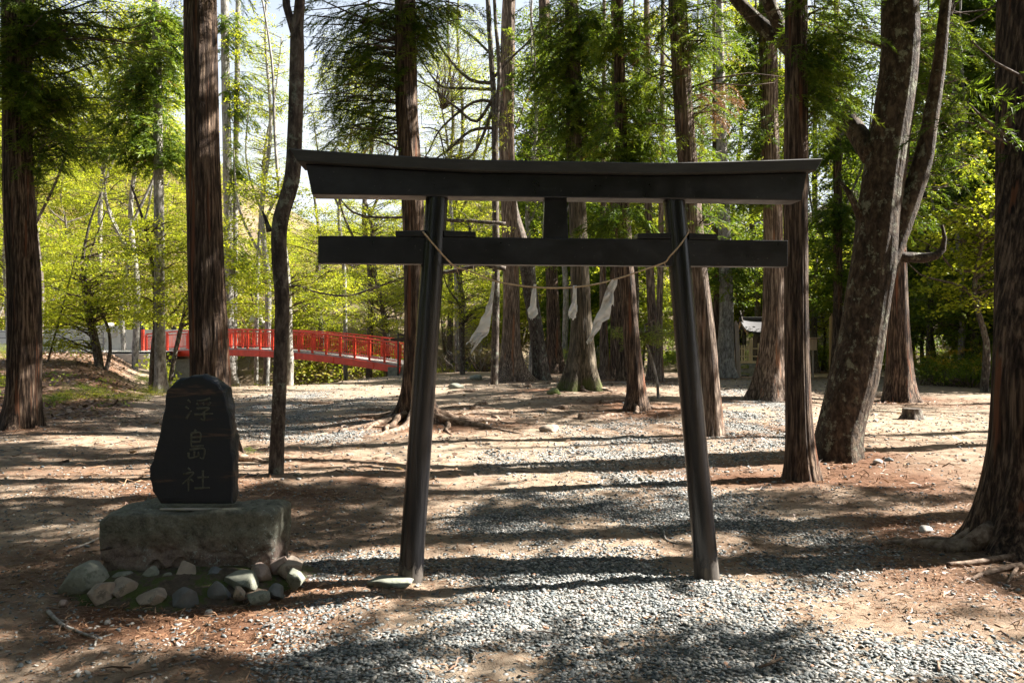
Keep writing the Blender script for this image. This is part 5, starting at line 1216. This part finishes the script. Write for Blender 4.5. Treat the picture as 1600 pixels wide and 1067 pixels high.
# --- stone edging along the right
r = np.random.default_rng(8)
ea, eb = G(1385, 578), G(1560, 603)
for k in range(16):
    t = (k + .5) / 16; x = ea[0] + (eb[0] - ea[0]) * t; y = ea[1] + (eb[1] - ea[1]) * t; L = math.hypot(*(eb - ea)[:2]) / 16 * .48
    px = 800 + x * F / y
    o = mk('edging_stone', *rock((L * r.uniform(.9, 1.15), .22, .16 * r.uniform(.8, 1.3)), 300 + k, 3, .4, .15), 'mossy_stone', smooth=True, loc=(x, y, H(x, y) + .05)); o.rotation_euler = (0, 0, math.atan2(eb[1] - ea[1], eb[0] - ea[0]) + r.normal() * .05)
    tag(o, f'{ORD[k % 10]} mossy edging stone of the {"farther" if k < 10 else "nearer"} stretch along the right clearing edge', 'edging stone', 'mossy stones edging the clearing')

# --- red arched footbridge
A = np.array([P(626, 0, 37)[0], 37.0]); B = np.array([P(230, 0, 45.5)[0], 45.5]); ax = (B - A); LB = np.linalg.norm(ax); ax /= LB; ay = np.array([-ax[1], ax[0]]); ay = ay if ay[1] > 0 else -ay
zA, zB = 0.43, 0.93; BR = empty('footbridge', (A[0], A[1], 0), 'vermilion arched footbridge with slatted railings crossing the stream at the left', 'footbridge')
def bz(s): t = s / LB; return zA + (zB - zA) * t + 4 * .45 * t * (1 - t)
def BP(s, v, z): return np.array([ax[0] * s + ay[0] * v, ax[1] * s + ay[1] * v, z])
WB = 2.0; nS = 20; step = LB / nS
def strip(name, v, w_, z0, z1, m, par):
    parts = [beam(BP(k * step / 2 - (.0), v, bz(k * step / 2) + (z0 + z1) / 2), BP((k + 1) * step / 2 + .01, v, bz((k + 1) * step / 2) + (z0 + z1) / 2), w_, z1 - z0, .006) for k in range(nS * 2)]
    return obj1(name, join(*parts), m, par)
strip('deck', WB / 2, WB, -.10, -.01, 'concrete', BR)
strip('girder', -.02, .14, -.42, -.105, 'red_paint', BR); strip('girder', WB + .02, .14, -.42, -.105, 'red_paint', BR)
for v_ in (-.06, WB + .06):
    R = empty('railing', (0, 0, 0)); R.parent = BR
    for nm, z0, z1, wd in (('handrail', .94, 1.01, .09), ('middle_rail', .79, .84, .05), ('bottom_rail', .09, .14, .05)): strip(nm, v_, wd, z0, z1, 'red_paint', R)
    for k in range(nS + 1):
        s = k * step; obj1('post', beam(BP(s, v_, bz(s) - .05), BP(s, v_, bz(s) + .93), .10, .10), 'red_paint', R)
        if k < nS: obj1('baluster_row', join(*[beam(BP(s + step * (j + 1) / 8, v_, bz(s + step * (j + 1) / 8) + .14), BP(s + step * (j + 1) / 8, v_, bz(s + step * (j + 1) / 8) + .80), .022, .022, 0) for j in range(7)]), 'red_paint', R)
    for s in (-.35, LB + .35):
        e = obj1('end_post', beam(BP(s, v_, bz(np.clip(s, 0, LB)) - .35), BP(s, v_, bz(np.clip(s, 0, LB)) + 1.25), .19, .19, .01), 'red_paint', R)
        obj1('post_cap', join(beam(BP(s, v_, bz(np.clip(s, 0, LB)) + 1.252), BP(s, v_, bz(np.clip(s, 0, LB)) + 1.40), .21, .21, .02), beam(BP(s, v_, bz(np.clip(s, 0, LB)) + 1.40), BP(s, v_, bz(np.clip(s, 0, LB)) + 1.50), .10, .10, .03)), 'black_cap', R)
    obj1('girder_bolt_plate', join(*[beam(BP(s, v_ * 1.0 + (-.03 if v_ < 0 else .03), bz(s) - .41), BP(s, v_ + (-.03 if v_ < 0 else .03), bz(s) - .12), .05, .05, 0) for s in np.linspace(1.5, LB - 1.5, 7)]), 'red_paint', BR)
pb = BP(LB - 2.3, WB / 2, 0); obj1('pier', join(boxg(pb[0] - .9, pb[0] + .9, pb[1] - .9, pb[1] + .9, -1.6, bz(LB - 2.3) - .53, .02)), 'concrete', BR)
obj1('abutment', boxg(B[0] - A[0] - 1.6, B[0] - A[0] + 1.9, B[1] - A[1] - 4.1, B[1] - A[1] + 2.5, -1.6, .86, .03), 'concrete', BR)
pb = BP(.2, WB / 2, 0); obj1('abutment', boxg(pb[0] - .9, pb[0] + 1.0, pb[1] - 1.0, pb[1] + 1.0, -1.2, zA - .12, .02), 'stone_grey', BR)

# --- left roadside: kerb wall, steel guard rail, concrete retaining wall, rocks, lantern post
rx0, rx1 = -30.0, B[0] - .4; yr = 41.5
kw = empty('kerb_wall', (rx1, yr, H(rx1, yr)), 'low pale concrete kerb wall above the leafy bank at the left', 'kerb wall')
zk = .86; obj1('wall_top', boxg(rx0 - rx1, 0, -.15, .15, -.5, zk + .16 - H(rx1, yr), .01), 'concrete', kw)
gr_ = empty('guard_rail', (rx1, yr + .1, zk + .16), 'three-bar grey steel guard rail along the road at the left', 'guard rail')
for k in range(int((rx1 - rx0) / 2.1) + 1): obj1('post', beam((-k * 2.1 - .1, 0, 0), (-k * 2.1 - .1, 0, 1.0), .06, .06), 'grey_steel', gr_)
for z in (.34, .66, .98): V, T = tube([(rx0 - rx1, 0, z, .028), (0, 0, z, .028)], 8, 2); obj1('rail', (V, T), 'grey_steel', gr_, True)
rw = empty('retaining_wall', (-24, 47.2, H(-24, 47.2)), 'pale concrete retaining wall behind the guard rail at the left', 'wall')
for k in range(7): obj1('wall_panel', boxg(-14 + k * 3.0, -11.01 + k * 3.0, -.25, .25, -1, 1.25 + .15 * math.sin(k * 2), .02), 'concrete_light', rw)
rd = mk('road', *(lambda V: (V, np.array([[0, 1, 2], [0, 2, 3]])))(np.array([[-60, 41.7, zk + .10], [B[0] + 2.5, 41.7, zk + .10], [B[0] + 2.5, 46.9, zk + .13], [-60, 46.9, zk + .13]], float)), 'concrete_light'); rd['kind'] = 'structure'
for k, (px, py, rx, ry) in enumerate([(150,520,12,9),(163,532,12,9),(178,522,14,8),(190,535,12,8),(140,535,10,8),(205,528,10,7),(170,510,9,6),(400,498,12,7),(413,506,10,6),(600,505,10,6)]):
    Yr = 47.0 + k * .1 if px < 300 else 52; p = P(px, py, Yr); s = Yr / F; o = mk('boulder', *rock((rx * s, rx * s * .8, ry * s * 1.2), 500 + k, 3, .8, .2), 'stone_pale', smooth=True, loc=p)
    tag(o, f'{ORD[k]} pale angular boulder at the hill foot, {where(px)}', 'boulder', 'pale boulders at the foot of the hill')
lp = empty('lantern_post', (P(219, 0, 42.6)[0], 42.6, zk + .1), 'thin dark post with a small green lantern box beside the left bridge end', 'lamp post')
V, T = tube([(0,0,-.1,.045),(0,0,1.9,.04)], 10, .5); obj1('pole', (V, T), 'steel_dark', lp, True); obj1('lantern', join(boxg(-.16,.16,-.16,.16,1.9,2.2,.02), boxg(-.24,.24,-.24,.24,2.202,2.26,.02)), 'steel_dark', lp)

# --- direction sign by the right bridge end
q = np.array([P(622, 0, 36)[0], 36.0]); z0 = H(*q); sg = empty('direction_sign', (*q, z0), 'dark wooden direction board on a black post at the right end of the red bridge', 'sign')
V, T = tube([(0,0,-.1,.04),(0,0,1.95,.038)], 10, .5); obj1('post', (V, T), 'steel_dark', sg, True); V, T = boxg(-.32, .5, -.08, -.042, 1.52, 1.74, .01); V[:, 2] = np.where(V[:, 0] < -.25, 1.63 + (V[:, 2] - 1.63) * .5, V[:, 2]); obj1('board', (V, T), 'dark_wood', sg)
obj1('board', boxg(-.02, .55, -.045, -.041 + .02, 1.80, 1.90, .005), 'dark_wood', sg)
# --- bins
def bin_(label, px, py, w_, h_, m, name, hollow):
    q = G(px, py); s = q[1] / F; w_, h_ = w_ * s, h_ * s; rt = empty(name, q, label, 'bin')
    obj1('body', boxg(-w_ / 2, w_ / 2, -w_ / 2, w_ / 2, -.02, h_ * .94, .02), m, rt); obj1('lid', boxg(-w_ / 2 - .015, w_ / 2 + .015, -w_ / 2 - .015, w_ / 2 + .015, h_ * .942, h_, .02), m, rt)
    obj1('slot', boxg(-w_ / 2 + .04, w_ / 2 - .04, -w_ / 2 - .006, -w_ / 2 + .02, h_ * .78, h_ * .86, .003), 'black_plastic', rt)
bin_('short dark green post box on the ground left of the black bin', 703, 579, 10, 24, 'dark_plastic', 'bin', 0)
bin_('taller black square bin on a slab between the torii pillars at the far edge', 728, 575, 15, 32, 'black_plastic', 'bin', 0)
# --- wooden stakes
def stake(label, px, pt, pb_, w_, Y, lean=0, m='grey_wood'):
    p = P(px, pb_, Y); z0 = H(p[0], Y); zt = P(px, pt, Y)[2]; s = Y / F; h_ = zt - z0; rr_ = w_ / 2 * s
    V = []; seg = 4; T = []
    for z, k in ((-.1, 1), (h_ - rr_ * 2.2, 1), (h_, .25)):
        for a in (-1, -1), (1, -1), (1, 1), (-1, 1): V.append((a[0] * rr_ * k + lean * max(z, 0) / h_, a[1] * rr_ * k, z))
    V = np.array(V); T = np.vstack([grid_q(3, 4), [[8, 9, 10], [8, 10, 11]]]); o = mk('wooden_stake', V, T, m, smooth=False, loc=(p[0], Y, z0)); tag(o, label, 'wooden stake', 'pointed wooden stakes before the shrine')
stake('tall pale square stake with a pointed top in front of the shrine fence', 1154, 501, 584, 6.5, 34, -.12, 'grey_wood')
stake('thin pale pointed stake against the dark trunks left of the shrine fence', 1119, 505, 576, 5, 37, .08, 'pale_wood')
stake('tall pointed stake at the left edge of the huge leaning tree', 1299, 484, 577, 6, 36.5, .03, 'pale_wood')
# --- notice board
q = np.array([P(1264, 0, 33.5)[0], 33.5]); nb_ = empty('notice_board', (*q, H(*q)), 'small light wooden notice board on two posts right of the dark slender cedar', 'notice board')
for x in (-.16, .16): obj1('post', beam((x, 0, -.05), (x, 0, 1.30), .07, .07), 'grey_wood', nb_)
obj1('board', boxg(-.30, .30, -.08, -.04, 1.18, 1.66, .006), 'pale_wood', nb_)
V, T = boxg(-.38, .38, -.16, .10, 1.68, 1.72, .004); obj1('board_roof', (V, T), 'pale_wood', nb_)
# --- little shrine on stone platform with picket fence
sx_, sy_ = P(1204, 0, 35.2)[0], 35.6; sz = H(sx_, sy_); 
pf = empty('stone_platform', (sx_, sy_, sz), 'low mossy stone block platform under the small shrine and its fence', 'platform'); k = 34.5 / F
px0, px1 = (1137 - 800) * k - sx_, (1262 - 800) * k - sx_
for i in range(6):
    for j in range(2):
        x0 = px0 + (px1 - px0) * i / 6; x1 = px0 + (px1 - px0) * (i + 1) / 6; off = .18 * j
        V, T = rock(((x1 - x0) * .56, .9 if j else .92, .2), 600 + i * 2 + j, 3, .1, .04); V = np.clip(V, [-(x1 - x0) * .49, -.8, -.16], [(x1 - x0) * .49, .8, .16]); obj1('block', (V + [(x0 + x1) / 2 + 0 * off, 0, .14 + j * .315], T), 'mossy_stone', pf)
obj1('platform_core', boxg(px0 + .08, px1 - .08, -.7, 2.2, -.1, .60, .02), 'stone_grey', pf)
fz = sz + .62; fy = 34.95; fe = empty('picket_fence', (sx_, fy, fz), 'pale new-wood picket fence around the small shrine', 'fence')
obj1('sill', boxg(px0 - .02, px1 + .02, -.06, .06, 0.0, .10, .005), 'new_wood', fe)
for z in (.28, .62): obj1('rail', boxg(px0, px1, -.02, .02, z, z + .05, .003), 'new_wood', fe)
nP = 33
for i in range(nP + 1):
    x = px0 + (px1 - px0) * i / nP
    if i in (0, 11, 22, 33): obj1('corner_post', boxg(x - .05, x + .05, -.055, .055, .102, 1.08 if i else .92, .01), 'new_wood', fe)
    elif 11 < i < 22:
        if i in (14, 16, 19): obj1('picket', boxg(x - .045, x + .045, -.052, -.022, .102, .88, .004), 'new_wood', fe)
    else: obj1('picket', boxg(x - .030, x + .030, -.048, -.022, .102, .80, .004), 'new_wood', fe)
for z in (.28, .62): obj1('rail', boxg(px0 - .02, px0 + .02, .06, 1.9, z, z + .05, .003), 'new_wood', fe)
for i in range(8): obj1('picket', boxg(px0 - .05, px0 - .022, .2 + i * .22, .252 + i * .22, .0, .80, .004), 'new_wood', fe)
sh = empty('small_shrine', (sx_, 36.0, fz), 'small dark wooden shrine with a curved grey roof half hidden behind a cedar trunk', 'shrine')
obj1('body', boxg(-.42, .42, -.35, .45, .45, 1.18, .01), 'dark_wood', sh); obj1('floor_frame', boxg(-.58, .58, -.60, .58, .34, .448, .01), 'dark_wood', sh)
for x in (-.5, .5):
    for y in (-.52, .5): obj1('leg', boxg(x - .05, x + .05, y - .05, y + .05, 0, .338, .005), 'dark_wood', sh)
    obj1('porch_post', boxg(x - .035, x + .035, -.56, -.49, .45, 1.08, .004), 'dark_wood', sh)
obj1('door', boxg(-.2, .2, -.372, -.353, .50, 1.08, .004), 'pale_wood', sh)
nu, nv = 17, 25; RV = []
for i in range(nv):
    t = i / (nv - 1); yy = -1.0 + 1.75 * t; d = abs(yy - .05) ; zz = 1.95 - .62 * (d ** .8) + .10 * max(0, d - .55)
    for j in range(nu):
        u = -1 + 2 * j / (nu - 1); RV.append((u * 1.12, yy, zz + .10 * abs(u) ** 3))
RV = np.array(RV); T = grid_q(nv, nu, False); V, T = join((RV, T), (RV - [0, 0, .07], T[:, ::-1])); bd = [];
obj1('roof', (V, T), 'roof_metal', sh, True)
obj1('ridge', join(boxg(-1.14, 1.14, -.03, .13, 1.93, 2.06, .02)), 'roof_metal', sh)
for x in (-1.05, 1.05):
    obj1('finial', join(beam((x, -.22, 1.80), (x, .22, 2.34), .05, .06), beam((x + .055, .32, 1.80), (x + .055, -.12, 2.34), .05, .06)), 'dark_wood', sh)
    obj1('gable_board', join(beam((x, .05, 1.84), (x, -.95, 1.32), .05, .12), beam((x, .05, 1.84), (x, .72, 1.42), .05, .12)), 'pale_wood', sh)
print('OBJECTS', len(bpy.data.objects), 'TRIS', sum(len(m.polygons) for m in bpy.data.meshes))
